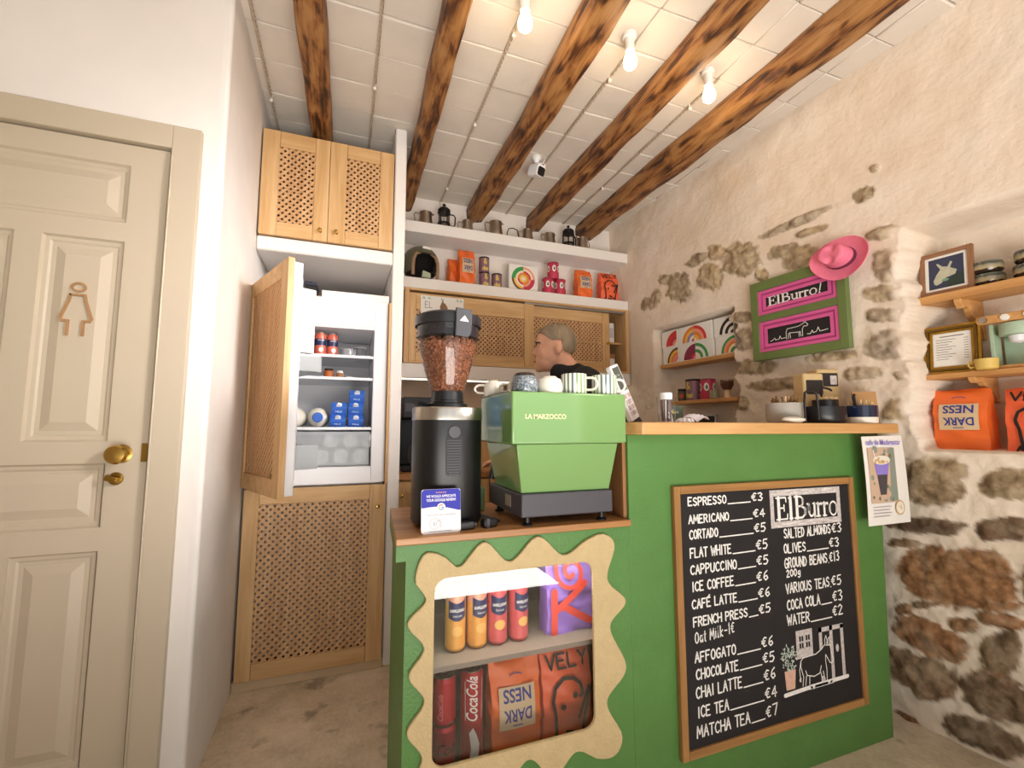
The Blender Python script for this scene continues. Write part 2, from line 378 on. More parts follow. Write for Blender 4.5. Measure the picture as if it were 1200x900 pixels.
def spline(pts, per=8):
    n = len(pts); out = []
    for i in range(n):
        p0, p1, p2, p3 = pts[i-1], pts[i], pts[(i+1) % n], pts[(i+2) % n]
        for j in range(per):
            t = j/per; t2 = t*t; t3 = t2*t
            out.append(tuple(0.5*((2*p1[k])+(-p0[k]+p2[k])*t+(2*p0[k]-5*p1[k]+4*p2[k]-p3[k])*t2+(-p0[k]+3*p1[k]-3*p2[k]+p3[k])*t3) for k in (0, 1)))
    return out
def rrect(x0, x1, y0, y1, r, n=6):
    out = []
    for cx, cy, a in ((x1-r, y1-r, 0), (x0+r, y1-r, PI/2), (x0+r, y0+r, PI), (x1-r, y0+r, 1.5*PI)):
        for i in range(n+1): out.append((cx+r*math.cos(a+PI/2*i/n), cy+r*math.sin(a+PI/2*i/n)))
    return out
def radial(poly, cx, cy, n):
    "resample an outline around a centre at n even angles"
    out = []; m = len(poly)
    for i in range(n):
        a = 2*PI*i/n; d = (math.cos(a), math.sin(a)); best = None
        for j in range(m):
            x1, y1 = poly[j][0]-cx, poly[j][1]-cy; x2, y2 = poly[(j+1) % m][0]-cx, poly[(j+1) % m][1]-cy
            ex, ey = x2-x1, y2-y1; den = d[0]*ey-d[1]*ex
            if abs(den) < 1e-12: continue
            t = (x1*ey-y1*ex)/den; u = (x1*d[1]-y1*d[0])/den
            if t > 0 and -1e-9 <= u <= 1+1e-9 and (best is None or t > best): best = t
        out.append((cx+d[0]*best, cy+d[1]*best))
    return out
def vnoise(P, seed=0):
    "value noise on an (n,3) array, 0..1"
    P = np.asarray(P, float); I = np.floor(P).astype(np.int64); f = P-I; f = f*f*(3-2*f); out = np.zeros(len(P))
    def h(a, b, c):
        x = (a*374761393+b*668265263+c*2147483647+seed*974634777) & 0xffffffff
        x = ((x ^ (x >> 13))*1274126177) & 0xffffffff
        return ((x ^ (x >> 16)) & 0xffff)/65535.0
    for dx in (0, 1):
        for dy in (0, 1):
            for dz in (0, 1):
                wgt = (f[:, 0] if dx else 1-f[:, 0])*(f[:, 1] if dy else 1-f[:, 1])*(f[:, 2] if dz else 1-f[:, 2])
                out += wgt*h(I[:, 0]+dx, I[:, 1]+dy, I[:, 2]+dz)
    return out
def fbm(P, seed=0, o=4):
    P = np.asarray(P, float); t = 0; a = 0.5
    for i in range(o): t = t+a*vnoise(P*2**i, seed+i); a *= 0.5
    return t/(1-0.5**o)
# ================================================================== the room
ZC = 2.90; YB = 3.24; XL = -0.442
def xw(y): return 2.24-0.07*(y-1.25)      # right wall plane

# floor
def floor_mat():
    m, N, L, p = nt('worn_concrete'); p.inputs['Roughness'].default_value = 0.55
    tc = N.new('ShaderNodeTexCoord')
    n = N.new('ShaderNodeTexNoise'); n.inputs['Scale'].default_value = 3.2; n.inputs['Detail'].default_value = 8; n.inputs['Roughness'].default_value = 0.68
    n2 = N.new('ShaderNodeTexNoise'); n2.inputs['Scale'].default_value = 8; n2.inputs['Detail'].default_value = 6
    n3 = N.new('ShaderNodeTexNoise'); n3.inputs['Scale'].default_value = 60; n3.inputs['Detail'].default_value = 2
    for q in (n, n2, n3): L.new(tc.outputs['Object'], q.inputs['Vector'])
    r = N.new('ShaderNodeValToRGB'); L.new(n.outputs['Fac'], r.inputs[0]); e = r.color_ramp.elements
    e[0].position = 0.33; e[0].color = lin('#bfae95'); e[1].position = 0.66; e[1].color = lin('#ecdcc4')
    k = r.color_ramp.elements.new(0.48); k.color = lin('#d5c4ab')
    r2 = N.new('ShaderNodeValToRGB'); L.new(n2.outputs['Fac'], r2.inputs[0]); e = r2.color_ramp.elements
    e[0].position = 0.30; e[0].color = (0.35, 0.33, 0.31, 1); e[1].position = 0.40; e[1].color = (1, 1, 1, 1)
    x = N.new('ShaderNodeMixRGB'); x.blend_type = 'MULTIPLY'; x.inputs[0].default_value = 0.75; L.new(r.outputs[0], x.inputs[1]); L.new(r2.outputs[0], x.inputs[2])
    x2 = N.new('ShaderNodeMixRGB'); x2.blend_type = 'OVERLAY'; x2.inputs[0].default_value = 0.25; L.new(x.outputs[0], x2.inputs[1]); L.new(n3.outputs['Fac'], x2.inputs[2])
    L.new(x2.outputs[0], p.inputs['Base Color'])
    b = N.new('ShaderNodeBump'); b.inputs['Strength'].default_value = 0.15; b.inputs['Distance'].default_value = 0.01; L.new(n3.outputs['Fac'], b.inputs['Height']); L.new(b.outputs[0], p.inputs['Normal'])
    return m
struct(MB().box(-2.4, 2.7, -0.72, 3.4, -0.08, 0.0).build('floor', floor_mat()))
struct(MB().box(-14, 14, -14, -0.72, -0.12, -0.03).build('floor_street', mat('street_stone', '#e4ddd0', 0.8, var=0.08, vs=2)))

# ceiling: pale slabs laid over the beams
mb = MB().box(-2.4, 2.7, -0.85, 3.4, ZC+0.016, ZC+0.14)
xs = [-2.4, -1.75, -1.22, -0.97, -0.70, -0.41, -0.17, 0.09, 0.36, 0.63, 0.90, 1.155, 1.39, 1.655, 1.87, 2.12, 2.7]
ys = [-0.95]+[1.79-0.213*k for k in range(12, 0, -1)]+[1.79+0.213*k for k in range(0, 8)]
for i in range(len(xs)-1):
    for j in range(len(ys)-1):
        a, b, d, e = xs[i]+.0012, xs[i+1]-.0012, ys[j]+.0018, ys[j+1]-.0018
        z = [ZC+R.uniform(-.004, .006) for _ in range(4)]; g = R.uniform(-.005, .005)
        mb.hexa([(a, d+g*0, z[0]), (b, d, z[1]), (b, e, z[2]), (a, e, z[3])], [(a, d, ZC+.02), (b, d, ZC+.02), (b, e, ZC+.02), (a, e, ZC+.02)])
TILE = mat('ceiling_slab', '#ddd3c7', 0.85, var=0.05, vs=5, bump=0.25, bs=14)
struct(mb.build('ceiling', TILE, bevel=0.004, seg=1))

# walls
struct(MB(front(0, 1.95, 0)).prism([(-2.4, 0), (-1.33, 0), (-1.33, 2.18), (-.597, 2.18), (-.597, 0), (-.47, 0), (-.47, ZC), (-2.4, ZC)], 0, .115).build('wall_washroom', PLASTER, smooth=0))
struct(MB().prism([(-.47, 1.835)]+[(XL-.014+.014*math.sin(i*PI/12), 1.849-.014*math.cos(i*PI/12)) for i in range(7)]+[(XL, 3.4), (-.47, 3.4)], 0, ZC).build('wall_left', mat('left_plaster', '#ebe5e0', 0.9, var=0.04, vs=5, bump=0.25, bs=16)))
struct(MB().box(-2.5, -2.4, -0.72, 1.95, 0, ZC).build('wall_far_left', PLASTER))
BACKP = mat('back_plaster', '#efe6df', 0.85, var=0.03, vs=4, bump=0.1, bs=18)
struct(MB().box(XL, 2.7, YB, YB+.12, 0, ZC).build('wall_back', BACKP))
struct(MB().box(0.222, 0.286, 2.486, YB, 0, ZC).build('wall_divider', SHELFW, bevel=0.008, seg=2))
struct(MB().box(-2.4, -0.55, -.82, -.72, 0, ZC).box(1.75, 2.6, -.82, -.72, 0, ZC).box(-0.55, 1.75, -.82, -.72, 2.45, ZC).build('wall_shop_front', PLASTER))  # unseen wall; opening narrowed at left to keep light off the door
struct(MB().box(XL, 0.222, 2.480, YB, 2.092, 2.166).build('trim_1', SHELFW, bevel=0.01, seg=2))
# tinted plaster behind the back counter
struct(MB().box(0.286, 2.12, YB-.012, YB, 0.93, 1.53).build('trim_2', mat('blush_plaster', '#d8bda4', 0.7, var=0.08, vs=6, bump=0.05)))
struct(MB().box(0.286, 2.105, 2.99, YB, 1.53, 1.628).build('trim_3', SHELFW, bevel=0.006))

# washroom door (structure), with its frame, knob, lock and the figure of a woman
d1 = thing('door_1', 'greige panelled washroom door with a brass knob and the outline of a woman', 'door', (-1.32, 1.835, 0)); struct(d1); D = -1.32
mb = MB()
fr = [(-0.511, -0.596)]
mb.box(-.511-D, -.597-D, -.022, .03, 0, 2.262).box(-1.412-D, -1.327-D, -.022, .03, 0, 2.262).box(-1.327-D, -.597-D, -.022, .03, 2.178, 2.262)
mb.box(-.5965-D, -.590-D, -.028, -.0222, 0, 2.150)
mb.build('door_frame', GREIGE, d1, bevel=0.004)
MB().box(-.612-D, -.5972-D, .046, .06, 0, 2.177).build('door_gap_shade', mat('gap_shade', '#3a342c', .8), d1)  # dark strip standing in for the shade in the gap beside the leaf
# leaf: front built as rows of frames and sunk panels
x0, x1 = 0.004, 0.714; pans = [(.107, .607, 1.893, 2.098), (.107, .322, 1.157, 1.828), (.390, .605, 1.157, 1.828), (.107, .603, 0.886, 1.088), (.107, .322, .175, .814), (.388, .603, .175, .814)]
mb = MB().box(x0, x1, .018, .045, .006, 2.172)
gx = sorted({x0, x1, .107, .322, .39, .605}); gz = sorted({.006, 2.172}|{p[2] for p in pans}|{p[3] for p in pans})
for i in range(len(gx)-1):
    for j in range(len(gz)-1):
        cx, cz = (gx[i]+gx[i+1])/2, (gz[j]+gz[j+1])/2
        if not any(p[0] < cx < p[1]+.003 and p[2] < cz < p[3] for p in pans): mb.box(gx[i], gx[i+1], 0.0, .02, gz[j], gz[j+1])
for a, b, z0, z1 in pans:
    vs = []; prof = [(0, 0), (.006, .010), (.016, .012), (.022, .016), (.034, .016), (.062, .005), (.5, .005)]
    fs = []
    for ins, dp in prof[:-1]: vs += [(a+ins, dp, z0+ins), (b-ins, dp, z0+ins), (b-ins, dp, z1-ins), (a+ins, dp, z1-ins)]
    for k in range(len(prof)-2):
        for q in range(4): fs.append((4*k+q, 4*k+(q+1) % 4, 4*k+4+(q+1) % 4, 4*k+4+q))
    k = 4*(len(prof)-2); fs.append((k, k+1, k+2, k+3)); mb.add(vs, fs)
mb.build('door_leaf', GREIGE, d1, smooth=20)
mb = MB(T((-.674-D, 0, 1.117)) @ RX(PI/2)); mb.lathe([(0.028, 0), (.03, .004), (.012, .008), (.010, .026), (.026, .032), (.031, .045), (.026, .056), (.004, .060), (0, .060)])
mb.build('door_knob', BRASS, d1)
mb = MB(T((-.684-D, 0, 1.038)) @ RX(PI/2)); mb.lathe([(0.02, 0), (.021, .006), (.0, .008)]).at(T((-.684-D, -.018, 1.038)) @ RY(.3)); mb.box(-.022, .014, -.012, .012, -.009, .009)
mb.build('thumb_turn', BRASSD, d1, bevel=0.003)
MB().box(-.622-D, -.606-D, -.003, 0.0, 1.09, 1.15).build('strike_plate', BRASSD, d1)
SY = mat('symbol_wood', '#a87f55', 0.6)
mb = MB(front(-.825-D, .0045, 1.50))
mb.ring([(.0205*math.cos(i*PI/14), .158+.0165*math.sin(i*PI/14)) for i in range(28)], [(.0145*math.cos(i*PI/14), .158+.0105*math.sin(i*PI/14)) for i in range(28)], 0, .006)
for pl in ([(-.019, .132), (.019, .132), (.022, .112), (.040, .055), (.036, .046), (.020, .046), (.020, 0)], [(-.019, .132), (-.022, .112), (-.040, .055), (-.036, .046), (-.020, .046), (-.020, 0)]):
    for jj, (a, b) in enumerate(zip(pl, pl[1:])):
        l = math.hypot(b[0]-a[0], b[1]-a[1]); nx, ny = -(b[1]-a[1])/l*.0032, (b[0]-a[0])/l*.0032; ux, uy = (b[0]-a[0])/l*.0028, (b[1]-a[1])/l*.0028
        q = [(a[0]-nx-ux, a[1]-ny-uy), (b[0]-nx+ux, b[1]-ny+uy), (b[0]+nx+ux, b[1]+ny+uy), (a[0]+nx-ux, a[1]+ny-uy)]
        mb.prism(q, 0, .006+.0002*jj)
mb.build('woman_symbol', SY, d1)

# right wall: plastered rubble stone with two deep recesses, one mesh
STONES = [[1.965, 2.202, -0.104, 0.016, -0.044, -0.092], [2.199, 2.17, -0.106, -0.032, 0.004, -0.082], [2.469, 2.182, -0.108, -0.032, 0.004, -0.096], [2.69, 2.149, -0.05, -0.026, 0.04, -0.062], [2.81, 2.148, -0.042, -0.022, 0.03, -0.044], [2.597, 2.27, -0.05, -0.016, 0.002, -0.038], [2.132, 2.305, -0.064, -0.024, 0.002, -0.05], [2.303, 2.314, -0.088, 0.01, -0.02, -0.036], [1.644, 2.286, -0.186, 0.004, -0.008, -0.024], [1.555, 2.207, -0.072, -0.002, -0.006, -0.02], [1.708, 2.159, -0.076, 0.0, -0.008, -0.034], [1.633, 2.094, -0.094, 0.002, -0.014, -0.052], [1.311, 2.284, -0.042, 0.002, -0.01, -0.038], [1.262, 2.387, -0.018, -0.002, -0.002, -0.016], [1.84, 2.068, -0.042, -0.014, 0.002, -0.04], [1.985, 1.854, -0.068, -0.016, 0.002, -0.032], [1.981, 1.719, -0.066, -0.012, 0.004, -0.07], [1.238, 1.919, -0.06, -0.02, 0.004, -0.064], [1.244, 2.071, -0.068, -0.006, -0.004, -0.028], [1.263, 1.798, -0.086, -0.016, 0.0, -0.036], [1.269, 1.702, -0.06, -0.014, 0.002, -0.03], [1.263, 1.566, -0.084, -0.014, 0.004, -0.064], [1.506, 1.549, -0.096, -0.006, 0.0, -0.026], [1.816, 1.437, -0.122, 0.0, -0.002, -0.036], [1.374, 1.454, -0.074, -0.002, 0.002, -0.028], [1.913, 1.549, -0.116, -0.006, -0.002, -0.044], [2.002, 1.348, -0.044, -0.002, 0.002, -0.04], [1.257, 1.28, -0.042, 0.0, 0.004, -0.044], [1.228, 1.426, -0.03, -0.002, 0.002, -0.022], [1.658, 1.339, -0.088, -0.004, 0.002, -0.034], [1.16, 0.985, -0.1, -0.012, 0.022, -0.098], [0.935, 0.999, -0.07, 0.0, 0.008, -0.054], [1.193, 0.802, -0.128, 0.012, 0.004, -0.032], [0.952, 0.833, -0.076, 0.01, 0.004, -0.04], [1.094, 0.622, -0.172, 0.012, 0.022, -0.108], [1.203, 0.358, -0.108, -0.018, 0.024, -0.06], [1.001, 0.383, -0.054, 0.024, 0.006, -0.076], [1.242, 0.203, -0.112, -0.008, 0.032, -0.08], [1.018, 0.226, -0.092, -0.016, 0.03, -0.078], [1.073, 0.067, -0.11, 0.008, 0.018, -0.054], [0.983, 0.505, -0.064, 0.006, 0.006, -0.028], [1.279, 0.447, -0.028, 0.008, 0.002, -0.022], [1.207, 0.488, -0.04, 0.014, 0.002, -0.016], [1.263, 0.715, -0.054, 0.006, 0.002, -0.018], [1.309, -0.012, -0.048, 0.0, 0.012, -0.036], [1.097, 0.447, -0.044, 0.008, 0.006, -0.03], [0.868, 0.654, -0.05, 0.016, 0.006, -0.086], [0.827, 0.805, -0.056, 0.012, 0.002, -0.028], [0.864, 0.462, -0.05, 0.02, 0.006, -0.084], [0.852, 0.253, -0.052, 0.0, 0.016, -0.06], [0.812, 1.004, -0.042, 0.006, 0.002, -0.044]]
def wall_right():
    y = np.concatenate([np.linspace(-.95, .70, 12)[:-1], np.arange(.70, YB+.05, .0078)]); z = np.arange(0, ZC+.031, .0078)
    Yg, Zg = np.meshgrid(y, z, indexing='ij'); Y = Yg.ravel(); Z = Zg.ravel(); n = len(Y)
    P = np.stack([Y, Z, 0*Y], 1)
    wob = (fbm(P*5, 3)-.5)
    off = (fbm(P*2.2, 1)-.5)*.020+(fbm(P*11, 2)-.5)*.010
    low = np.clip((1.9-Z)/.5, 0, 1)            # rougher masonry below the smooth upper plaster
    off += low*(fbm(P*17, 9)-.5)*.020
    mask = np.zeros(n); tint = np.zeros(n); hgt = np.zeros(n)
    for k, (cy, cz, ay, az, by, bz) in enumerate(STONES):
        det = ay*bz-az*by; d0 = Y-cy; d1 = Z-cz
        a = (d0*bz-d1*by)/det; b = (-d0*az+d1*ay)/det
        q = P*16; r = (np.abs(a)**2.6+np.abs(b)**2.6)**(1/2.6)+(fbm(q+k*7.3, 5)-.5)*.75+(vnoise(P*70, 21)-.5)*.22
        m = np.clip((1.16-r)/.20, 0, 1); m = m*m*(3-2*m)
        new = m > mask; tint[new] = {32: .02, 33: .05, 34: .74, 31: .5, 30: .52, 35: .27, 36: .5, 37: .55, 38: .98, 39: 1., 40: .25}.get(k, (k*0.618) % 1); mask = np.maximum(mask, m); hgt = np.maximum(hgt, np.clip((1.15-r)/.6, 0, 1))
    rough = (fbm(P*24, 31)-.5)
    off += -hgt*.014-mask*(rough*.030)+mask*(np.abs(fbm(P*9, 41)-.5)*.02)
    def rec(y0, y1, z0, z1, dep, rag0, rag1):
        e = .016; w0 = (fbm(np.stack([Z*14, 0*Z, 0*Z+5], 1), 8)-.5)
        a = np.clip((Y-(y0+w0*rag0))/e, 0, 1)*np.clip(((y1+w0*rag1)-Y)/e, 0, 1)*np.clip((Z-z0)/e, 0, 1)*np.clip((z1+wob*.01-Z)/e, 0, 1)
        return a*dep
    r1 = rec(2.035, 2.735, 1.00, 1.935, .175, .11, .01); r2 = rec(.25, 1.195, 1.108, 2.062, .25, .0, .05)
    for y0, y1, z0, z1 in ((.2, 1.245, 1.07, 2.10), (2.02, 2.76, .98, 1.955)):
        mask = mask*(1-np.clip((Y-y0)/.03, 0, 1)*np.clip((y1-Y)/.03, 0, 1)*np.clip((Z-z0)/.03, 0, 1)*np.clip((z1-Z)/.03, 0, 1)*(1 if y0 < 1 else 0))
    r = np.maximum(r1, r2); deep = r/np.where(r1 > r2, .175, .25)
    mask = mask*np.clip(1-deep*9, 0, 1)
    X = xw(Y)+off*np.clip(1-deep*.8, .2, 1)+r
    mask = mask*(1-.22*np.clip((Z-1.2)/.1, 0, 1)*vnoise(P*30, 77))
    verts = np.stack([X, Y, Z], 1); ny, nz = len(y), len(z)
    idx = np.arange(n).reshape(ny, nz)
    quads = np.stack([idx[:-1, :-1], idx[:-1, 1:], idx[1:, 1:], idx[1:, :-1]], -1).reshape(-1, 4)
    me = bpy.data.meshes.new('wall_right')
    me.vertices.add(n); me.vertices.foreach_set('co', verts.astype(np.float32).ravel())
    me.loops.add(quads.size); me.loops.foreach_set('vertex_index', quads.ravel().astype(np.int32))
    me.polygons.add(len(quads)); me.polygons.foreach_set('loop_start', (np.arange(len(quads))*4).astype(np.int32)); me.polygons.foreach_set('loop_total', np.full(len(quads), 4, np.int32))
    me.update(calc_edges=True); me.polygons.foreach_set('use_smooth', [True]*len(quads))
    at = me.attributes.new('stone', 'FLOAT_COLOR', 'POINT'); at.data.foreach_set('color', np.stack([mask, tint, np.clip((1.15-Z)/.35, 0, 1), low], 1).astype(np.float32).ravel())
    m, N, L, p = nt('rubble_wall'); p.inputs['Roughness'].default_value = 0.9
    a = N.new('ShaderNodeAttribute'); a.attribute_name = 'stone'; sp = N.new('ShaderNodeSeparateColor'); L.new(a.outputs['Color'], sp.inputs[0])
    tc = N.new('ShaderNodeTexCoord')
    def noise(s, d=5):
        q = N.new('ShaderNodeTexNoise'); q.inputs['Scale'].default_value = s; q.inputs['Detail'].default_value = d; L.new(tc.outputs['Object'], q.inputs['Vector']); return q
    def ramp(src, stops):
        q = N.new('ShaderNodeValToRGB'); L.new(src, q.inputs[0]); e = q.color_ramp.elements
        while len(e) < len(stops): e.new(.5)
        for el, (ps, cl) in zip(e, stops): el.position = ps; el.color = lin(cl)
        return q
    def mix(f, a_, b_, mode='MIX'):
        q = N.new('ShaderNodeMixRGB'); q.blend_type = mode
        if isinstance(f, float): q.inputs[0].default_value = f
        else: L.new(f, q.inputs[0])
        L.new(a_, q.inputs[1]); L.new(b_, q.inputs[2]); return q
    grey = ramp(sp.outputs[1], [(0, '#bba887'), (.35, '#ab9a7e'), (.7, '#c8b28b'), (1, '#b3a694')])
    rust = ramp(sp.outputs[1], [(0, '#6b5849'), (.25, '#a87a54'), (.5, '#96826a'), (.75, '#a87c55'), (1, '#8a7763')])
    st = mix(sp.outputs[2], grey.outputs[0], rust.outputs[0])
    sn = noise(28, 8); sr = ramp(sn.outputs['Fac'], [(.28, '#6a5c4c'), (.45, '#c0b19d'), (.62, '#ffffff')])
    st2 = mix(.75, st.outputs[0], sr.outputs[0], 'MULTIPLY')
    ln = noise(11, 6); lr = ramp(ln.outputs['Fac'], [(.50, '#000000'), (.66, '#8c8c8c')]); lc = N.new('ShaderNodeRGB'); lc.outputs[0].default_value = lin('#c9b99f'); st2 = mix(lr.outputs[0], st2.outputs[0], lc.outputs[0])
    pn = noise(3.5, 4); pl = ramp(pn.outputs['Fac'], [(.3, '#e6d3bd'), (.7, '#f0e3d4')])
    fin = mix(sp.outputs[0], pl.outputs[0], st2.outputs[0]); L.new(fin.outputs[0], p.inputs['Base Color'])
    bn = noise(45, 6); b = N.new('ShaderNodeBump'); b.inputs['Strength'].default_value = 0.35; b.inputs['Distance'].default_value = 0.01; L.new(bn.outputs['Fac'], b.inputs['Height']); L.new(b.outputs[0], p.inputs['Normal'])
    me.materials.append(m)
    o = bpy.data.objects.new('wall_right', me); C.objects.link(o); return o
struct(wall_right())
struct(MB().hexa([(xw(-.95)+.3, -.95, 0), (xw(-.95)+.42, -.95, 0), (xw(3.4)+.42, 3.4, 0), (xw(3.4)+.3, 3.4, 0)], [(xw(-.95)+.3, -.95, ZC), (xw(-.95)+.42, -.95, ZC), (xw(3.4)+.42, 3.4, ZC), (xw(3.4)+.3, 3.4, ZC)]).build('wall_right_core', PLASTER))

# ------------------------------------------------------------------ ceiling beams, scorched brown
def beam_mat():
    m, N, L, p = nt('scorched_beam'); p.inputs['Roughness'].default_value = 0.55
    tc = N.new('ShaderNodeTexCoord')
    def noise(sc, s, d, dis=0.0):
        mp = N.new('ShaderNodeMapping'); mp.inputs['Scale'].default_value = sc; L.new(tc.outputs['Object'], mp.inputs[0])
        q = N.new('ShaderNodeTexNoise'); q.inputs['Scale'].default_value = s; q.inputs['Detail'].default_value = d; q.inputs['Distortion'].default_value = dis; L.new(mp.outputs[0], q.inputs['Vector']); return q
    a = noise((1, .30, 1), 19, 6, .5); b = noise((1, .05, 1), 90, 5)
    x = N.new('ShaderNodeMath'); x.operation = 'MULTIPLY_ADD'; x.inputs[1].default_value = .45; L.new(b.outputs['Fac'], x.inputs[0]); L.new(a.outputs['Fac'], x.inputs[2])
    r = N.new('ShaderNodeValToRGB'); L.new(x.outputs[0], r.inputs[0]); e = r.color_ramp.elements
    e[0].position = .54; e[0].color = lin('#2c170b'); e[1].position = .95; e[1].color = lin('#ae8050')
    for ps, cl in ((.63, '#5a3419'), (.71, '#8a5a30'), (.80, '#a0713f')): k = r.color_ramp.elements.new(ps); k.color = lin(cl)
    L.new(r.outputs[0], p.inputs['Base Color'])
    bp = N.new('ShaderNodeBump'); bp.inputs['Strength'].default_value = .3; bp.inputs['Distance'].default_value = .01; L.new(x.outputs[0], bp.inputs['Height']); L.new(bp.outputs[0], p.inputs['Normal'])
    return m
BEAM = beam_mat()
ords = ['stub end of a dark timber ceiling beam poking out above the washroom door', 'dark scorched timber ceiling beam running over the lattice cupboard by the left wall', 'dark scorched timber ceiling beam ending beside the white divider pillar',
        'dark scorched timber ceiling beam left of the white security camera', 'dark scorched timber ceiling beam right of the white security camera', 'dark scorched timber ceiling beam nearest the right stone wall']
# (x centre at front, x centre at back, width)
for k, (xa, xb, w) in enumerate([(-.70, -.70, .13), (-.172, -.172, .112), (.345, .368, .098), (.895, .90, .135), (1.388, 1.388, .118), (1.868, 1.848, .15)]):
    y0 = 1.74 if k == 0 else -.9; y1 = 1.838 if k == 0 else YB+.02; n = 4 if k == 0 else 46; vs = []; fs = []; h = .148 if k == 0 else .122; m_ = 16
    for i in range(n+1):
        t = i/n; y = y0+(y1-y0)*t; cx = xa+(xb-xa)*((y+.9)/4.16)+.006*math.sin(y*2.3+k)
        for j in range(m_):
            a = 2*PI*j/m_; ca, sa = math.cos(a), math.sin(a); q = (abs(ca)**5+abs(sa)**5)**(-.2)
            nz = 1+.09*math.sin(y*9+k*2+3*a)*math.sin(y*4+a)+R.uniform(-.022, .022)
            vs.append((cx+w/2*q*ca*nz-xa, y, ZC-h/2+.006+(h/2)*q*sa*(nz if sa < 0 else 1)))
    for i in range(n):
        for j in range(m_): fs.append((i*m_+j, i*m_+(j+1) % m_, (i+1)*m_+(j+1) % m_, (i+1)*m_+j))
    fs += [tuple(range(m_)), tuple(n*m_+j for j in range(m_))]
    o = MB().add(vs, fs).build('ceiling_beam', BEAM, smooth=50, loc=(xa, 0, 0)); tag(o, ords[k], 'beam', 'timber ceiling beams')

# twisted cables along the ceiling, lamps, camera
CAB = mat('cable_taupe', '#b9a68f', 0.6)
CLIP = mat('porcelain_white', '#efe8de', 0.3)
runs = [(-.405, 1.55, 3.235, (2.46,), 'twisted ceiling cable beside the left wall'), (.088, .7, 3.235, (2.19,), 'twisted ceiling cable above the lattice cupboard'), (.628, 1.50, 3.235, (1.667, 2.28, 3.0, 3.22), 'twisted ceiling cable leading to the leftmost bulb'),
        (1.152, 1.54, 3.235, (1.74, 2.50), 'twisted ceiling cable from the middle bulb past the security camera'), (1.655, 1.56, 3.235, (1.76, 2.62), 'twisted ceiling cable leading to the bulb nearest the right wall')]
for x, y0, y1, clips, lab in runs:
    t = thing('twisted_cable', lab, 'cable', (x, y0, ZC-.008), group='ceiling cables'); mb = MB()
    n = int((y1-y0)/.007)
    for ph in (0, PI):
        mb.tube([(.0035*math.cos(i*.85+ph), (y1-y0)*i/n, .0035*math.sin(i*.85+ph)) for i in range(n+1)], .0036, 5)
    mb.build('cord', CAB, t)
    for c in clips:
        q = MB(T((0, c-y0, 0.004))).lathe([(.007, .004), (.007, -.004), (.005, -.010), (.008, -.015), (.010, -.020), (.006, -.026), (0, -.027)], n=12)
        q.build('cable_clip', CLIP, t)
GLOW = mat('bulb_glow', '#ffe3b0', 0.3, emit=18.0, var=0.0)
SOCK = mat('socket_white', '#f3efe8', 0.3)
proto = None
for (x, y), lab in zip([(.612, 1.50), (1.108, 1.515), (1.578, 1.552)], ['lit ceiling bulb in a white socket, leftmost of the three', 'lit ceiling bulb in a white socket, middle one of the three', 'lit ceiling bulb in a white socket nearest the right wall']):
    if proto is None:
        proto = t = thing('ceiling_bulb', lab, 'lamp', (x, y, ZC), group='lit ceiling bulbs')
        MB().lathe([(.030, 0.004), (.030, -.012), (.021, -.016), (.0195, -.072), (.0, -.072)], n=20).build('lamp_socket', SOCK, t)
        MB().lathe([(.013, -.070), (.015, -.082), (.024, -.100), (.030, -.122), (.027, -.142), (.014, -.155), (0, -.158)], n=20).build('light_bulb', GLOW, t)
    else: dup(proto, (x, y, ZC), label=lab)
    lamp('bulb_light', 'POINT', (x, y, ZC-.20), BULB_W, (1, .78, .52), shadow_soft_size=.03)
t = thing('security_camera', 'white security camera hanging from the ceiling between two beams', 'camera', (1.082, 2.47, ZC))
MB().tube([(.06, 0.0, 0.0), (.045, 0, -.03), (.01, 0, -.04), (0, 0, -.045)], .004, 6).lathe([(.030, 0.004), (.030, -.012), (.02, -.02), (.012, -.04), (0, -.04)], n=18).build('mount', WHITEP, t)
q = T((0, 0, -.092)) @ RZ(.40) @ RX(.35)
MB(q).prism([(x_, z_+.0) for x_, z_ in rrect(-.032, .032, -.03, .038, .012)], 0, .001) if 0 else None
mb = MB(q @ RX(PI/2)); mb.prism(rrect(-.033, .033, -.033, .038, .016), -.045, .042); mb.build('housing', WHITEP, t, bevel=.004)
mb = MB(q @ RX(PI/2)); mb.prism(rrect(-.028, .028, -.030, .022, .012), .0425, .046); mb.lathe([(.012, .046), (.012, .05), (0, .05)], n=14); mb.build('lens', BLACKP, t)
# ================================================================== cupboards and refrigerator on the left
def door_panel(name, parent, x0, x1, z0, z1, y, sw=(.075, .075, .08, .08), th=.02, M=None, pitch=.0235, slat=.0128):
    "framed door: stiles and rails (left, right, bottom, top widths) round a diagonal lattice; front face at y"
    l, r, b, t = sw
    o = MB(M).box(x0, x0+l, y, y+th, z0, z1).box(x1-r, x1, y, y+th, z0, z1).mat(1).box(x0+l+.0008, x1-r-.0008, y+.0005, y+th-.0005, z0, z0+b).box(x0+l+.0008, x1-r-.0008, y+.0005, y+th-.0005, z1-t, z1).build(name, [PV, PH], parent, bevel=.0022)
    MB(M).lattice(x0+l-.003, x1-r+.003, z0+b-.003, z1-t+.003, y+.006, pitch, slat).build('lattice', LAT, o, smooth=0)
    return o
def knob(parent, x, y, z, r=.011):
    MB(T((x, y, z)) @ RX(PI/2)).lathe([(r*.9, 0), (r*.5, .004), (r*.45, .010), (r, .016), (r*.9, .021), (0, .024)], n=16).build('knob', BRASS, parent)
DARKIN = mat('cupboard_inside', '#7a634b', 0.9)  # inside darkened, shade put into the colour so lattice holes read dark
ux, uy = -.434, 2.466
t = thing('lattice_cupboard', 'pine wall cupboard with two lattice doors up under the ceiling at left', 'cupboard', (ux, uy, 2.1675))
w, h = .650, .558
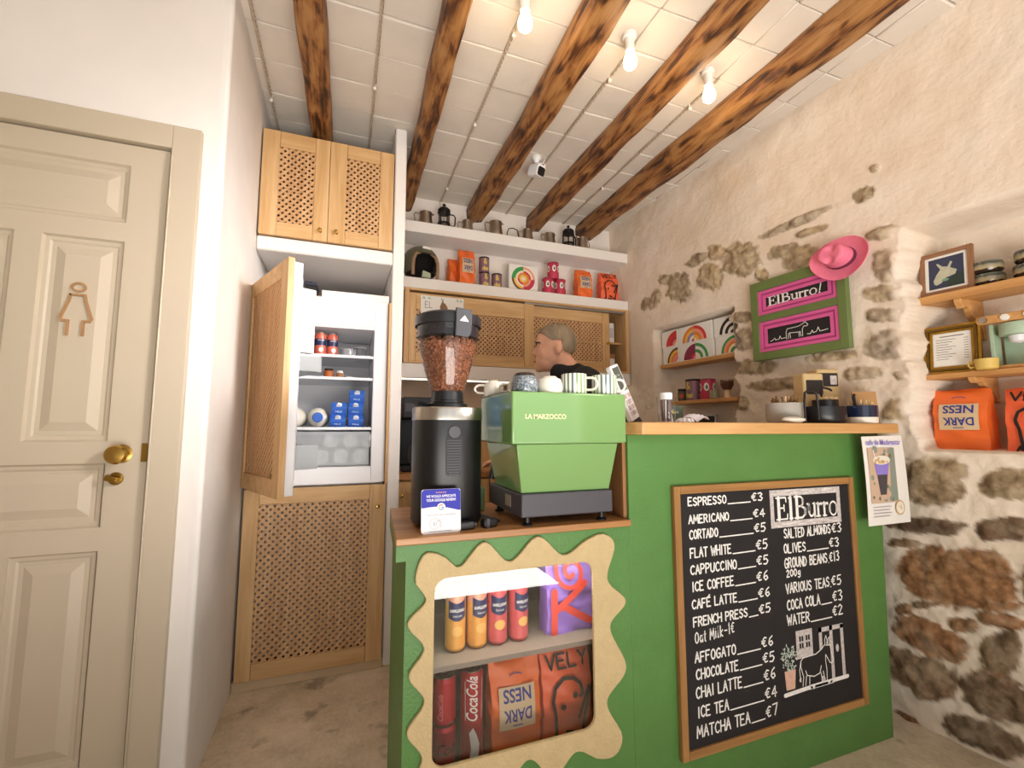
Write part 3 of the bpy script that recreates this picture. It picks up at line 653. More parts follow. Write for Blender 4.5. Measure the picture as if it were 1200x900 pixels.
MB().box(0, w, .022, .60, 0, .012).box(0, w, .022, .60, h-.012, h).box(0, .012, .022, .60, .012, h-.012).box(w-.012, w, .022, .60, .012, h-.012).box(.012, w-.012, .585, .60, .012, h-.012).mat(1).box(.012, w-.012, .10, .584, .275, .29).build('carcass', [DARKIN, DARKIN], t)
a = door_panel('door', t, 0, .3185, .002, h, 0, (.079, .070, .072, .082)); knob(a, .283, 0, .054)
a = door_panel('door', t, .3205, w, .002, h, 0, (.084, .074, .074, .076)); knob(a, .362, 0, .057)

# cupboard round the refrigerator: fixed frame, lower door, upper door standing open with the refrigerator door behind it
t = thing('fridge_cupboard', 'tall pine fridge cupboard with a lattice lower door and its upper lattice door standing open', 'cupboard', (-.434, 2.466, 0))
MB().box(-.006, .655, .016, .04, 0.0, .045).build('plinth', mat('plinth_wood', '#d9bf9b', .6, var=.06), t, bevel=.003)
MB().box(.6445, .655, .004, .06, .912, 1.875).build('frame_strip', PV, t)
a = door_panel('door', t, .004, .651, .048, .910, 0, (.066, .080, .072, .072)); knob(a, .611, 0, .802)
hinge = (0.004, .014); ang = math.radians(-66); M = T((hinge[0], hinge[1], 0)) @ RZ(ang)
a = door_panel('door', t, 0, .548, .925, 1.893, -.026, (.062, .078, .072, .072), th=.026, M=M)
b = MB(M @ front(.462, -.027, 1.012)); b.prism([(.017*math.cos(i*PI/10), .0085*math.sin(i*PI/10)) for i in range(20)], 0, .003).build('brass_badge', BRASSD, a)
FRW = mat('fridge_white', '#eeedf0', 0.35, var=.01)
FGL = glass('fridge_plastic', (.93, .95, .96), alpha=.30, body=(.80, .82, .84))
t = thing('refrigerator', 'white built-in refrigerator with its door open showing drinks and cartons', 'refrigerator', (-.40, 2.49, 0)); fx = -.40; fy = 2.49
q = MB()
q.box(0, .028, 0, .46, .92, 1.88).box(.538, .608, 0, .46, .92, 1.88).box(.028, .538, 0, .46, 1.722, 1.88).box(.028, .538, 0, .46, .92, 1.004).box(.028, .538, .44, .46, 1.004, 1.722).box(0, .606, .03, .44, .12, .918)
q.build('body', FRW, t, bevel=.004)
MB().box(.03, .536, -.004, 0.004, 1.735, 1.80).build('fascia', FRW, t, bevel=.002)
for z in (1.572, 1.455, 1.196):
    s = MB().box(.030, .536, .012, .43, z, z+.007).build('fridge_shelf', FGL, t); MB().box(.030, .536, .004, .0115, z-.004, z+.010).build('shelf_trim', FRW, s)
s = MB().box(.10, .53, .018, .024, 1.012, 1.180).box(.10, .53, .025, .40, 1.006, 1.011).box(.10, .105, .025, .40, 1.012, 1.16).box(.525, .53, .025, .40, 1.012, 1.16).build('crisper_drawer', FGL, t)
MB().box(.10, .53, .006, .0175, 1.165, 1.182).build('drawer_lip', FGL, s)
Mf = T((hinge[0]-.434+.40, hinge[1]+2.466-2.49, 0)) @ RZ(ang)
dr = MB(Mf).box(.035, .528, .002, .040, .932, 1.885).build('door', FRW, t, bevel=.004)
q = MB(Mf); q.box(.06, .50, .040, .052, .99, 1.83).build('door_liner', FRW, dr, bevel=.004)
for z0, z1, zt in ((1.03, 1.13, .14), (1.44, 1.51, .10)):
    MB(Mf).box(.07, .49, .053, .145, z0, z0+.005).box(.07, .49, .140, .145, z0+.005, z1).box(.07, .074, .053, .14, z0+.005, z1).box(.486, .49, .053, .14, z0+.005, z1).build('door_bin', FGL, dr)
MB(Mf).box(.09, .47, .053, .12, 1.52, 1.80).build('butter_flap', FRW, dr, bevel=.006)
def can(name, label, cat, loc, r, h, bands, cap='steel', group=None, sub='can'):
    "drinks can: side as stacked colour bands (z0, z1, material) on one body, a rim and an end"
    t = thing(name, label, cat, loc, group=group)
    q = MB(); ms = []
    ms = [b[2] for b in bands]
    q.mat(0).lathe([(r*.72, 0), (r*.86, .004), (r, .012)])
    for k, (a, b, m) in enumerate(bands): q.mat(k).lathe([(r, .012+(h-.026)*a), (r, .012+(h-.026)*b)])
    q.mat(len(bands)-1).lathe([(r, h-.014), (r*.85, h-.004)])
    q.build('can_body', ms, t, smooth=60)
    MB().lathe([(r*.85, h-.004), (r*.87, h), (r*.80, h), (r*.78, h-.005), (0, h-.005)]).mat(0).tube([(r*.1+r*.3*math.cos(i*PI/6), r*.35*math.sin(i*PI/6), h-.003) for i in range(12)], .0016, 5, closed=True).build('can_end', STEEL, t)
    return t
def wrap(r, z0=0.0, c=(0, 0)):
    "maps a flat drawing onto a can of radius r, facing -y"
    return lambda u, v, w=0: (c[0]+(r+.0004+w)*math.sin(u/r), c[1]-(r+.0004+w)*math.cos(u/r), z0+v)
def wrapmb(mb, f):
    "bend a drawn flat mesh (x right, y up) with f"
    bm = bmesh.new(); vv = [bm.verts.new(p) for p in mb.v]; lay = bm.faces.layers.int.new('m')
    for q_, k_ in zip(mb.f, mb.mi):
        try: fc = bm.faces.new([vv[i] for i in q_]); fc[lay] = k_
        except ValueError: pass
    bmesh.ops.triangulate(bm, faces=bm.faces)
    for _ in range(4):
        lg = [e for e in bm.edges if abs(e.verts[0].co.x-e.verts[1].co.x) > .006]
        if not lg: break
        bmesh.ops.subdivide_edges(bm, edges=lg, cuts=1); bmesh.ops.triangulate(bm, faces=bm.faces)
    bm.verts.index_update(); mb.v = [f(v.co.x, v.co.y, v.co.z) for v in bm.verts]; mb.f = [[v.index for v in fc.verts] for fc in bm.faces]; mb.mi = [fc[lay] for fc in bm.faces]; bm.free(); return mb
CORALC = mat('can_coral', '#e0705a', .35, .2, var=.05); DKBLUE = mat('can_navy', '#232a55', .4, .1); SILV = mat('can_silver', '#c9c3bd', .3, .8)
base = None
for k, (x, y, lab) in enumerate([(-.185, 2.60, 'coral soda can on the top fridge shelf, nearest the open door'), (-.130, 2.585, 'coral soda can on the top fridge shelf, middle of the front three'), (-.072, 2.60, 'coral soda can on the top fridge shelf, right of the front three')]):
    if base is None:
        base = can('soda_can', lab, 'can', (x, y, 1.579), .0275, .128, [(0, .45, CORALC), (.45, .8, DKBLUE), (.8, 1, CORALC)], group='coral cans in the fridge')
        q = MB(); text(q, 'SANPELLEGRINO', 0, .082, .008, .036, 'C'); q.disc(0, .035, .012); wrapmb(q, wrap(.0275)).draw('can_print', PAPER, base)
    else: dup(base, (x, y, 1.579), label=lab, rz=.15*k)
# jars and tubs
TUBG = mat('tub_green', '#6d8a72', .5); AMB = mat('amber_jar', '#b5632f', .3, var=.1)
t = thing('clear_tub', 'low clear plastic tub on the top fridge shelf', 'tub', (.01, 2.62, 1.579)); MB().lathe([(.034, 0), (.040, .035), (.036, .048), (0, .05)], n=24).build('tub_body', FGL, t); MB().lathe([(.041, .046), (.041, .052), (0, .054)], n=24).build('tub_lid', FGL, t)
t = thing('clear_tub', 'tall clear pot at the back of the top fridge shelf', 'tub', (.075, 2.72, 1.579)); MB().lathe([(.030, 0), (.036, .075)], n=20).build('tub_body', FGL, t); MB().lathe([(.038, .075), (.038, .083), (0, .083)], n=20).build('tub_lid', WHITEP, t)
t = thing('sauce_jar', 'small amber jar on the second fridge shelf', 'jar', (-.085, 2.60, 1.462)); MB().lathe([(.024, 0), (.026, .04), (.02, .046)], n=20).build('jar_body', AMB, t); MB().lathe([(.022, .046), (.022, .056), (0, .056)], n=20).build('jar_lid', INK, t)
t = thing('sauce_jar', 'small white and brown jar on the second fridge shelf', 'jar', (-.028, 2.60, 1.462)); MB().lathe([(.018, 0), (.019, .03), (.015, .036)], n=18).build('jar_body', mat('jar_brown', '#a9744c', .4), t); MB().lathe([(.0165, .036), (.0165, .046), (0, .046)], n=18).build('jar_lid', WHITEP, t)
t = thing('squeeze_tube', 'white squeeze tube lying on the second fridge shelf', 'tube', (.035, 2.60, 1.462)); MB().hexa([(-.03, -.012, 0), (.03, -.016, 0), (.03, .016, 0), (-.03, .012, 0)], [(-.03, -.006, .022), (.03, -.014, .006), (.03, .014, .006), (-.03, .006, .022)]).build('tube_body', WHITEP, t, bevel=.002); MB(T((-.03, 0, .011)) @ RY(-PI/2)).lathe([(.009, .001), (.009, .014), (0, .014)], n=14).build('tube_cap', TUBG, t)
BLUE = mat('carton_blue', '#2f63bf', .4, var=.06); CAPW = WHITEP
base = None
for x, z, lab in [(-.030, 1.2035, 'blue milk carton lying end-on, bottom row left in the fridge'), (.060, 1.2035, 'blue milk carton lying end-on, bottom row right in the fridge'), (-.026, 1.2695, 'blue milk carton lying end-on, second row left in the fridge'), (.057, 1.2695, 'blue milk carton lying end-on, second row right in the fridge'), (.062, 1.3355, 'blue milk carton lying end-on, alone on top of the stack in the fridge')]:
    if base is None:
        base = t = thing('milk_carton', lab, 'carton', (x, 2.53, z), group='blue cartons in the fridge')
        MB().box(-.0385, .0385, .028, .23, 0, .066).hexa([(-.0385, .028, 0), (-.0385, .028, .066), (.0385, .028, .066), (.0385, .028, 0)], [(-.0385, .004, .036), (-.0385, .004, .040), (.0385, .004, .040), (.0385, .004, .036)]).build('carton_body', BLUE, t, bevel=.002)
        MB(T((0, .018, .050)) @ RX(PI/2+.7)).lathe([(.015, -.006), (.015, .012), (0, .013)], n=18).build('screw_cap', CAPW, t)
        q = MB(front(0, .0035, 0)); text(q, 'MILK', 0, .012, .010, .034, 'C'); q.draw('carton_print', mat('pale_blue', '#bcd3f0', .5), t)
    else: dup(base, (x, 2.53, z), label=lab)
for x, y, lab, withcap in [(-.128, 2.56, 'big white milk bottle lying with its blue cap towards the room', 1), (-.240, 2.56, 'second white milk bottle lying at the left of the fridge shelf', 0)]:
    t = thing('milk_bottle', lab, 'bottle', (x, y, 1.204+.052), rot=(PI/2, 0, 0))
    MB().lathe([(.02, .005), (.022, -.004), (.042, -.02), (.052, -.05), (.052, -.24), (.045, -.25), (0, -.25)], n=26).build('bottle_body', CERAM, t)
    MB().lathe([(.026, .005), (.026, .022), (.022, .026), (0, .026)], n=20).build('bottle_cap', BLUE if withcap else WHITEP, t)
base = None
for k, (x, z) in enumerate([(-.19, 1.055), (-.095, 1.055), (0.0, 1.055), (-.145, 1.137), (-.05, 1.137), (.045, 1.137)]):
    lab = 'silver bottomed can lying in the fridge drawer, %s' % ['lower row left', 'lower row middle', 'lower row right', 'upper row left', 'upper row middle', 'upper row right'][k]
    z = z if k < 3 else 1.1365
    x = x+.085
    if base is None:
        base = tag(MB(RX(PI/2)).lathe([(0, .008), (.018, .010), (.030, .014), (.037, .012), (.043, .0), (.043, -.10), (.030, -.11), (0, -.11)], n=22).build('drink_can', SILV, loc=(x, 2.56, z)), lab, 'can', 'silver cans in the fridge drawer')
    else:
        o = base.copy(); C.objects.link(o); o.location = (x, 2.56, z); o['label'] = lab
t = thing('plastic_pouch', 'clear plastic pouch in the lower fridge door bin', 'pouch', (-.436+.16, 2.40, 1.0)) if 0 else None
# above the refrigerator
tag(MB().box(-.130, .209, 2.492, 2.90, 1.8808, 1.918).build('shelf_board', SHELFW, bevel=.003), 'flat white board lying on top of the refrigerator', 'board')
t = thing('black_box', 'small black box on the papers above the refrigerator', 'box', (-.215, 2.52, 1.8925)); MB().box(0, .06, 0, .15, 0, .050).build('box_body', INK, t, bevel=.002); MB().box(-.002, .062, -.002, .152, .0505, .072).build('box_lid', mat('navy_lid', '#23263a', .5), t, bevel=.002)
tag(MB().hexa([(-.22, 2.495, 1.8805), (-.135, 2.495, 1.8805), (-.135, 2.70, 1.8805), (-.22, 2.70, 1.8805)], [(-.22, 2.495, 1.892), (-.135, 2.495, 1.884), (-.135, 2.70, 1.884), (-.22, 2.70, 1.892)]).build('paper_stack', mat('kraft_paper', '#b59468', .8)), 'brown paper leaflets under the black box above the refrigerator', 'paper')

# ================================================================== back shelves
o = tag(MB().box(.287, 2.118, 3.0, YB, 2.533, 2.612).build('plaster_shelf', SHELFW, bevel=.006, seg=2), 'upper white plaster shelf holding steel pitchers and coffee presses', 'shelf', 'white plaster shelves')
o = tag(MB().box(.287, 2.112, 3.0, YB, 2.139, 2.216).build('plaster_shelf', SHELFW, bevel=.006, seg=2), 'lower white plaster shelf holding the helmet, coffee bags and tins', 'shelf', 'white plaster shelves')
# sliding lattice cupboard under the lower shelf
t = thing('sliding_cupboard', 'long pine cupboard with two sliding lattice doors under the white shelves', 'cupboard', (.352, 3.0, 1.629)); X0 = .352
w = 2.104-X0; h = 2.138-1.629
MB().box(0, .030, -.012, .235, 0, h).box(w-.030, w, -.012, .235, 0, h).mat(1).box(.031, w-.031, -.012, .235, 0, .014).box(.031, w-.031, -.012, .235, h-.016, h).mat(2).box(.031, w-.031, .22, .234, .015, h-.017).mat(1).box(.031, w-.031, .06, .219, .24, .256).build('carcass', [PV, PH, mat('cupboard_back', '#5a4636', .9)], t, bevel=.002)
MB().box(.86, w-.031, -.004, .03, h-.030, h-.0165).build('sliding_track', mat('track_grey', '#9d9a98', .4, .6), t)
a = door_panel('door', t, .031, 1.285-X0, .015, h-.031, -.006, (.045, .078, .062, .115), pitch=.0225, slat=.0125)
a = door_panel('door', t, 1.20-X0, 1.944-X0, .015, h-.031, .020, (.090, .066, .068, .085), pitch=.0225, slat=.0125); knob(a, 1.925-X0, .020, .235, .010)
def small_box(name, label, cat, x, y, z, dx, dy, dz, m, m2):
    t = thing(name, label, cat, (x, y, z)); MB().box(0, dx, 0, dy, 0, dz).build('pack_body', m, t, bevel=.003); MB(front(0, -.0006, 0)).flat(rrect(dx*.1, dx*.9, dz*.25, dz*.75, dx*.1), 0).build('pack_label', m2, t, smooth=0)
small_box('packet', 'white packet in the open end of the sliding cupboard, upper level', 'packet', 1.955, 3.08, 1.8855, .07, .08, .16, WHITEP, mat('pale_grey', '#c3c3c6', .6))
small_box('packet', 'brown packet in the open end of the sliding cupboard, lower level', 'packet', 1.955, 3.08, 1.6435, .075, .08, .15, mat('packet_brown', '#a0714f', .6), PAPER)
# paper card on the left sliding door
t = thing('paper_card', 'white paper card with the letters EL and a brown animal pinned on the lattice door', 'card', (.457, 2.990, 1.905))
MB().box(0, .295, -.0012, 0.0, 0, .188).build('card_sheet', PAPER, t)
q = MB(front(0, -.0015, 0)); hand(q, 'EL', .03, .105, .042, .004, width=.05)
q.mat(1).flat([(.128, .03), (.134, .09), (.13, .12), (.142, .148), (.146, .165), (.151, .15), (.168, .140), (.183, .115), (.186, .06), (.20, .02), (.17, .02), (.15, .03)], .0003)
q.stroke([(.146, .16), (.139, .178)], .004, .0004).stroke([(.151, .15), (.151, .172)], .004, .0004)
for x in (.02, .055, .25, .275):
    q.mat(2).disc(x, .172, .007, w=.0002).disc(x+.008, .165, .004, w=.0003)
q.draw('card_drawing', [mat('pencil', '#8d8390', .8), mat('donkey_brown', '#8a6a4c', .8), mat('leaf_mint', '#9cc4a6', .8)], t)
t = thing('led_strip', 'warm light strip under the white counter band at the back', 'lamp', (.29, 3.02, 1.5215)); MB().box(0, 1.80, 0, .014, 0, .0085).build('led_glow', mat('led_glow', '#fff0cf', .5, emit=6.0, var=0), t); MB().box(0, 1.80, .0142, .018, 0, .0085).build('led_channel', STEEL, t)

# ---- things on the upper shelf
Z1 = 2.6125; Z2 = 2.2165
def pitcher(label, x, y, rz, s=1.0, first=[None]):
    if first[0] is None:
        t = first[0] = thing('milk_pitcher', label, 'pitcher', (x, y, Z1), rz, 'steel pitchers on the upper shelf')
        MB().lathe([(.036, 0), (.040, .006), (.040, .03), (.034, .075), (.036, .095), (.034, .095), (.032, .075), (.037, .03), (0, .012)], n=26).hexa([(.030, -.012, .082), (.050, -.002, .096), (.050, .002, .096), (.030, .012, .082)], [(.028, -.014, .095), (.052, -.003, .099), (.052, .003, .099), (.028, .014, .095)]).build('jug_body', JUG, t)
        MB().tube([(-.035, 0, .082), (-.06, 0, .084), (-.068, 0, .072), (-.062, 0, .04), (-.052, 0, .024)], .0036, 7).build('jug_handle', JUG, t)
    else: t = dup(first[0], (x, y, Z1), rz, label)
    s *= 1.42; t.scale = (s, s, s); return t
pitcher('steel milk pitcher at the left end of the upper shelf, beside a coffee press', .500, 3.12, .2, .9)
pitcher('steel milk pitcher just left of the third ceiling beam on the upper shelf', .805, 3.11, .0, .78)
pitcher('steel milk pitcher with its handle turned left, in the middle of the upper shelf', 1.02, 3.10, .2, .95)
pitcher('steel milk pitcher seen against the fourth beam on the upper shelf', 1.278, 3.10, -.2, .80)
pitcher('steel milk pitcher left of the right-hand coffee press', 1.475, 3.12, .2, .85)
pitcher('small steel pitcher tucked behind the right-hand coffee press', 1.560, 3.185, .0, .50)
pitcher('steel milk pitcher at the right end of the upper shelf', 1.755, 3.10, -2.9, .85)
tag(MB().tube([(-.048, 0, 0.003), (-.046, 0, .05), (-.034, 0, .082), (0, 0, .092), (.034, 0, .082), (.046, 0, .05), (.048, 0, .003)], .004, 7).tube([(-.048, 0, .004), (-.03, .04, .004), (.03, .04, .004), (.048, 0, .004)], .0035, 7).build('wire_handle', BLACKP, loc=(1.148, 3.07, Z1)), 'black wire handle standing on the upper shelf between two pitchers', 'handle')
base = None
for x, lab in [(.628, 'black framed glass coffee press at the left of the upper shelf'), (1.632, 'black framed glass coffee press at the right of the upper shelf')]:
    if base is None:
        base = t = thing('coffee_press', lab, 'coffee press', (x, 3.10, Z1), group='coffee presses'); t.scale = (1.15, 1.15, 1.15)
        q = MB().lathe([(.040, 0), (.042, .012), (.036, .014), (0, .014)], n=24)
        for i in range(4):
            a = PI/4+i*PI/2; q.box(.036*math.cos(a)-.004, .036*math.cos(a)+.004, .036*math.sin(a)-.003, .036*math.sin(a)+.003, .012, .118)
        for z in (.04, .112): q.lathe([(.037, z), (.040, z), (.040, z+.008), (.037, z+.008)], n=24)
        q.build('press_frame', BLACKP, t)
        MB().lathe([(.0, .015), (.034, .015), (.034, .122)], n=24).build('beaker', GLASS, t)
        MB().lathe([(.039, .122), (.040, .134), (.030, .146), (.006, .150), (.005, .160), (.010, .166), (.010, .174), (0, .178)], n=24).build('press_lid', BLACKP, t)
        MB().lathe([(.003, .03), (.003, .125)], n=8).lathe([(.032, .03), (.032, .036), (0, .036)], n=20).build('plunger', STEEL, t)
        MB().tube([(.038, 0, .112), (.062, 0, .112), (.072, 0, .098), (.070, 0, .05), (.060, 0, .035), (.038, 0, .040)], .0045, 7).build('press_handle', BLACKP, t)
    else: dup(base, (x, 3.10, Z1), .3, lab)

# ---- things on the lower shelf
OLIVE = mat('helmet_olive', '#5d5c47', .35, var=.05, coat=.3); HPAD = mat('helmet_pad', '#9a7a5e', .8)
t = thing('motorcycle_helmet', 'olive open-face motorcycle helmet at the left end of the lower white shelf', 'helmet', (.465, 3.09, Z2), math.radians(14))
def shell(mb, rx, ry, rz, cz, z0, grow=0.0, opening=True):
    n, m = 40, 22; vs = []; fs = []
    for j in range(m+1):
        tt = PI/2-(PI*.5+.62)*j/m
        for i in range(n):
            a = 2*PI*i/n; vs.append(((rx+grow)*math.cos(tt)*math.cos(a), (ry+grow)*math.cos(tt)*math.sin(a), max(z0, cz+(rz+grow)*math.sin(tt))))
    keep = lambda p: not (p[1] < -.02 and abs(p[0]) < .082 and p[2] < .165)
    for j in range(m):
        for i in range(n):
            q = (j*n+i, j*n+(i+1) % n, (j+1)*n+(i+1) % n, (j+1)*n+i)
            c = [sum(vs[k][d] for k in q)/4 for d in range(3)]
            if not opening or keep(c): fs.append(q)
    return mb.add(vs, fs)
o = shell(MB(), .118, .130, .118, .120, .004).build('helmet_shell', OLIVE, t); s = o.modifiers.new('thick', 'SOLIDIFY'); s.thickness = .008; s.offset = 1
o = shell(MB(), .108, .120, .108, .120, .006).build('helmet_lining', mat('helmet_dark', '#1f1a17', .9), t); s = o.modifiers.new('thick', 'SOLIDIFY'); s.thickness = .012; s.offset = -1
pts = [(-.088, -.088, .012), (-.090, -.092, .07), (-.086, -.094, .12), (-.07, -.092, .158), (-.035, -.096, .178), (0, -.098, .182), (.035, -.096, .178), (.07, -.092, .158), (.086, -.094, .12), (.090, -.092, .07), (.088, -.088, .012)]
MB().tube(pts, .011, 8).build('trim_band', HPAD, t)
MB(front(.0, -.107, .198) ).flat(rrect(-.030, .03, 0, .018, .004)).build('helmet_badge', PAPER, t, smooth=0)
MB().hexa([(-.03, -.112, 0.001), (.03, -.112, .001), (.03, -.092, .001), (-.03, -.092, .001)], [(-.026, -.11, .045), (.03, -.11, .035), (.03, -.098, .035), (-.026, -.098, .045)]).build('chin_strap', mat('strap_sage', '#a9b39a', .7), t, bevel=.003)

def bag_mesh(w, d, h, seed, gus=.5, top=.12, n=14, m=18):
    "soft side-gusset coffee bag: bulging front and back, pinched flat at the folded top"
    rr = random.Random(seed); vs = []; fs = []; per = 2*n
    for j in range(m+1):
        t = j/m; z = h*t
        dd = d*(1-max(0, (t-.52)/.48)**1.6*.92); ww = w*(1-.06*math.sin(t*PI)*.6+.02*t)
        for i in range(per):
            s_ = i < n; u = (i if s_ else per-1-i)/(n-1) if False else ((i/(n-1)) if s_ else (1-(i-n)/(n-1)))
            bul = 1+.18*math.sin(u*PI)*math.sin(min(1, t*1.6)*PI*.6)
            y = (-.5 if s_ else .5)*dd*(bul if t < .97 else 1)
            x = (u-.5)*ww
            k = .004*math.sin(u*9+t*13+seed)+.003*math.sin(t*31+u*5+seed*2)+rr.uniform(-.0012, .0012)
            vs.append((x, y+(k if s_ else -k), z+.003*math.sin(u*7+seed)*t))
    for j in range(m):
        for i in range(per): fs.append((j*per+i, j*per+(i+1) % per, (j+1)*per+(i+1) % per, (j+1)*per+i))
    fs.append(tuple(range(per))); fs.append(tuple(m*per+i for i in range(per)))
    return vs, fs
def front_y(w, d, h, x, z):
    t = z/h; u = x/w+.5; dd = d*(1-max(0, (t-.52)/.48)**1.6*.92)
    return -.5*dd*(1+.18*math.sin(max(0, min(1, u))*PI)*math.sin(min(1, t*1.6)*PI*.6))-.0075
def onto_bag(mb, w, d, h):
    mb.v = [(p[0], front_y(w, d, h, p[0], p[1])-p[2], p[1]) for p in mb.v]; return mb
def dense(x0, x1, z0, z1, w=0.0, n=8):
    vs = [(x0+(x1-x0)*i/n, z0+(z1-z0)*j/n, w) for j in range(n+1) for i in range(n+1)]
    return vs, [(j*(n+1)+i, j*(n+1)+i+1, (j+1)*(n+1)+i+1, (j+1)*(n+1)+i) for j in range(n) for i in range(n)]
def dark_bag(label, loc, w, d, h, rz=0.0, plain=False, seed=1, group=None, rot=None):
    t = thing('coffee_bag', label, 'bag', loc, rz, group, rot); vs, fs = bag_mesh(w, d, h, seed)
    MB().add(vs, fs).build('bag_body', ORANGE, t, smooth=70)
    if plain: return t
    q = MB(); q.add(*dense(-w*.36, w*.36, h*.34, h*.76)); onto_bag(q, w, d, h).build('bag_label', SAND, t, smooth=0)
    q = MB(); text(q, 'DARK', 0, h*.545-.002, h*.125, w*.56, 'C', .0012, rot=PI, bold=.02); text(q, 'NESS', 0, h*.735, h*.125, w*.56, 'C', .0012, rot=PI, bold=.02)
    q.stroke([(-w*.09, h*.375), (w*.09, h*.375)], h*.012, .0012); q.stroke([(w*.12*math.cos(i*PI/8), h*.855+h*.02*math.sin(i*PI/8)) for i in range(9)], h*.010, .0012)
    onto_bag(q, w, d, h).draw('bag_lettering', NAVY, t); return t
def doodle_bag(label, loc, w, d, h, rz=0.0, seed=2, group=None, rot=None):
    t = thing('coffee_bag', label, 'bag', loc, rz, group, rot); vs, fs = bag_mesh(w, d, h, seed)
    MB().add(vs, fs).build('bag_body', CORAL, t, smooth=70)
    q = MB(); W_ = lambda *p: [(a*w, b*h) for a, b in p]; k = w*.045
    hand(q, 'VELY', -w*.40, h*.80, h*.13, k*.9, width=w*.82, w=.0012)
    q.mat(0)
    for pl in ([(-.24, .04), (-.27, .35), (-.32, .50), (-.27, .62), (-.10, .70), (.10, .69), (.24, .62), (.28, .52), (.22, .50)], [(-.32, .50), (-.30, .42)], [(.40, .58), (.20, .28)], [(.42, .56), (.30, .22), (.26, .05)]):
        P_ = W_(*pl); P2 = []
        for a, b in zip(P_, P_[1:]): P2 += [(a[0]+(b[0]-a[0])*i/4, a[1]+(b[1]-a[1])*i/4) for i in range(4)]
        q.stroke(P2+[P_[-1]], k*1.3, .0012)
    q.disc(-.12*w, .42*h, w*.05, h*.03, .0012); q.disc(.12*w, .52*h, w*.05, h*.032, .0012); q.disc(.02*w, .15*h, w*.11, h*.022, .0012, a=-.3)
    hand(q, 'A NUT', -w*.34, h*.03, h*.07, k*.8, width=w*.62, w=.0012)
    onto_bag(q, w, d, h).draw('bag_doodle', INK, t); return t
dark_bag('orange coffee bag at the left of the lower white shelf, its blue label upside down', (.790, 3.085, Z2), .118, .07, .262, .12, seed=3)
dark_bag('plain orange coffee bag half hidden behind the left orange bag on the white shelf', (.728, 3.165, Z2), .11, .06, .215, .25, plain=True, seed=4)
dark_bag('smaller orange coffee bag with an upside-down blue label, right half of the lower white shelf', (1.748, 3.085, Z2), .135, .07, .235, .05, seed=5)
doodle_bag('coral coffee bag with a black doodle at the right end of the lower white shelf', (1.975, 3.085, Z2), .155, .08, .238, -.1, seed=6)
TINP = mat('tin_mauve', '#8f6a78', .4, .2, var=.05); YEL = mat('tin_yellow', '#e6d15c', .5); TINR = mat('tin_red', '#c73a58', .4, .1, var=.04)
def tin(label, loc, r, h, kind, rz=0.0, group=None, first={}):
    if kind in first: return dup(first[kind], loc, rz, label)
    t = thing('tea_tin', label, 'tin', loc, rz, group); first[kind] = t
    m = TINP if kind == 'chai' else TINR
    MB().lathe([(r*.97, 0), (r, .003), (r, h-.008), (r*.98, h-.006)], n=30).build('tin_body', m, t)
    MB().lathe([(r*1.01, h-.010), (r*1.02, h-.002), (r*.98, h), (0, h-.001)], n=30).build('tin_lid', INK if kind == 'chai' else mat('tin_lid_red', '#9d2c48', .4), t)
    q = MB()
    if kind == 'chai':
        for u in (-.0, r*2.1, -r*2.1):
            hand(q, '&', u-r*.34, h*.52, h*.34, h*.05, width=r*.68); text(q, 'chai', u, h*.12, h*.24, r*1.25, 'C', bold=.03)
        wrapmb(q, wrap(r)).draw('tin_print', YEL, t)
    else:
        for u in (-r*.45, r*.55, r*1.7, -r*1.6):
            q.mat(0).disc(u, h*.60, r*.34, h*.20, n=18).mat(1).disc(u+.05*r, h*.60, r*.16, h*.10, w=.0004, n=14).mat(0).stroke([(u+.02*r, h*.64), (u+.02*r, h*.60)], r*.09, .0008)
        wrapmb(q, wrap(r)).draw('tin_print', [PAPER, INK], t)
    return t
g = 'chai tins on the white shelf'
tin('mauve chai tin at the bottom left of the stack on the white shelf', (.927, 3.075, Z2), .038, .112, 'chai', .1, g)
tin('mauve chai tin stacked on top of another on the white shelf', (.924, 3.075, Z2+.1125), .038, .112, 'chai', .0, g)
tin('mauve chai tin standing alone right of the tin stack on the white shelf', (1.022, 3.075, Z2), .038, .112, 'chai', -.2, g)
g = 'red eye-patterned tins on the white shelf'
tin('red tin with white eye shapes, bottom left of the pyramid on the white shelf', (1.437, 3.075, Z2), .044, .128, 'red', .0, g)
tin('red tin with white eye shapes, bottom right of the pyramid on the white shelf', (1.540, 3.075, Z2), .044, .128, 'red', .3, g)
tin('red tin with white eye shapes, topmost of the pyramid on the white shelf', (1.482, 3.075, Z2+.1285), .044, .128, 'red', .2, g)
RB = {k: mat('arc_'+k, v, .6, var=.03) for k, v in dict(green='#3f9a4f', orange='#e58437', yellow='#f0bf52', red='#d23b3b', crimson='#c4354f', salmon='#ef9a83', cream='#f4e6d2', brown='#6a4a33', pink='#e9829a', lilac='#9a86b8', black='#221d1c', maroon='#8b2f4e').items()}
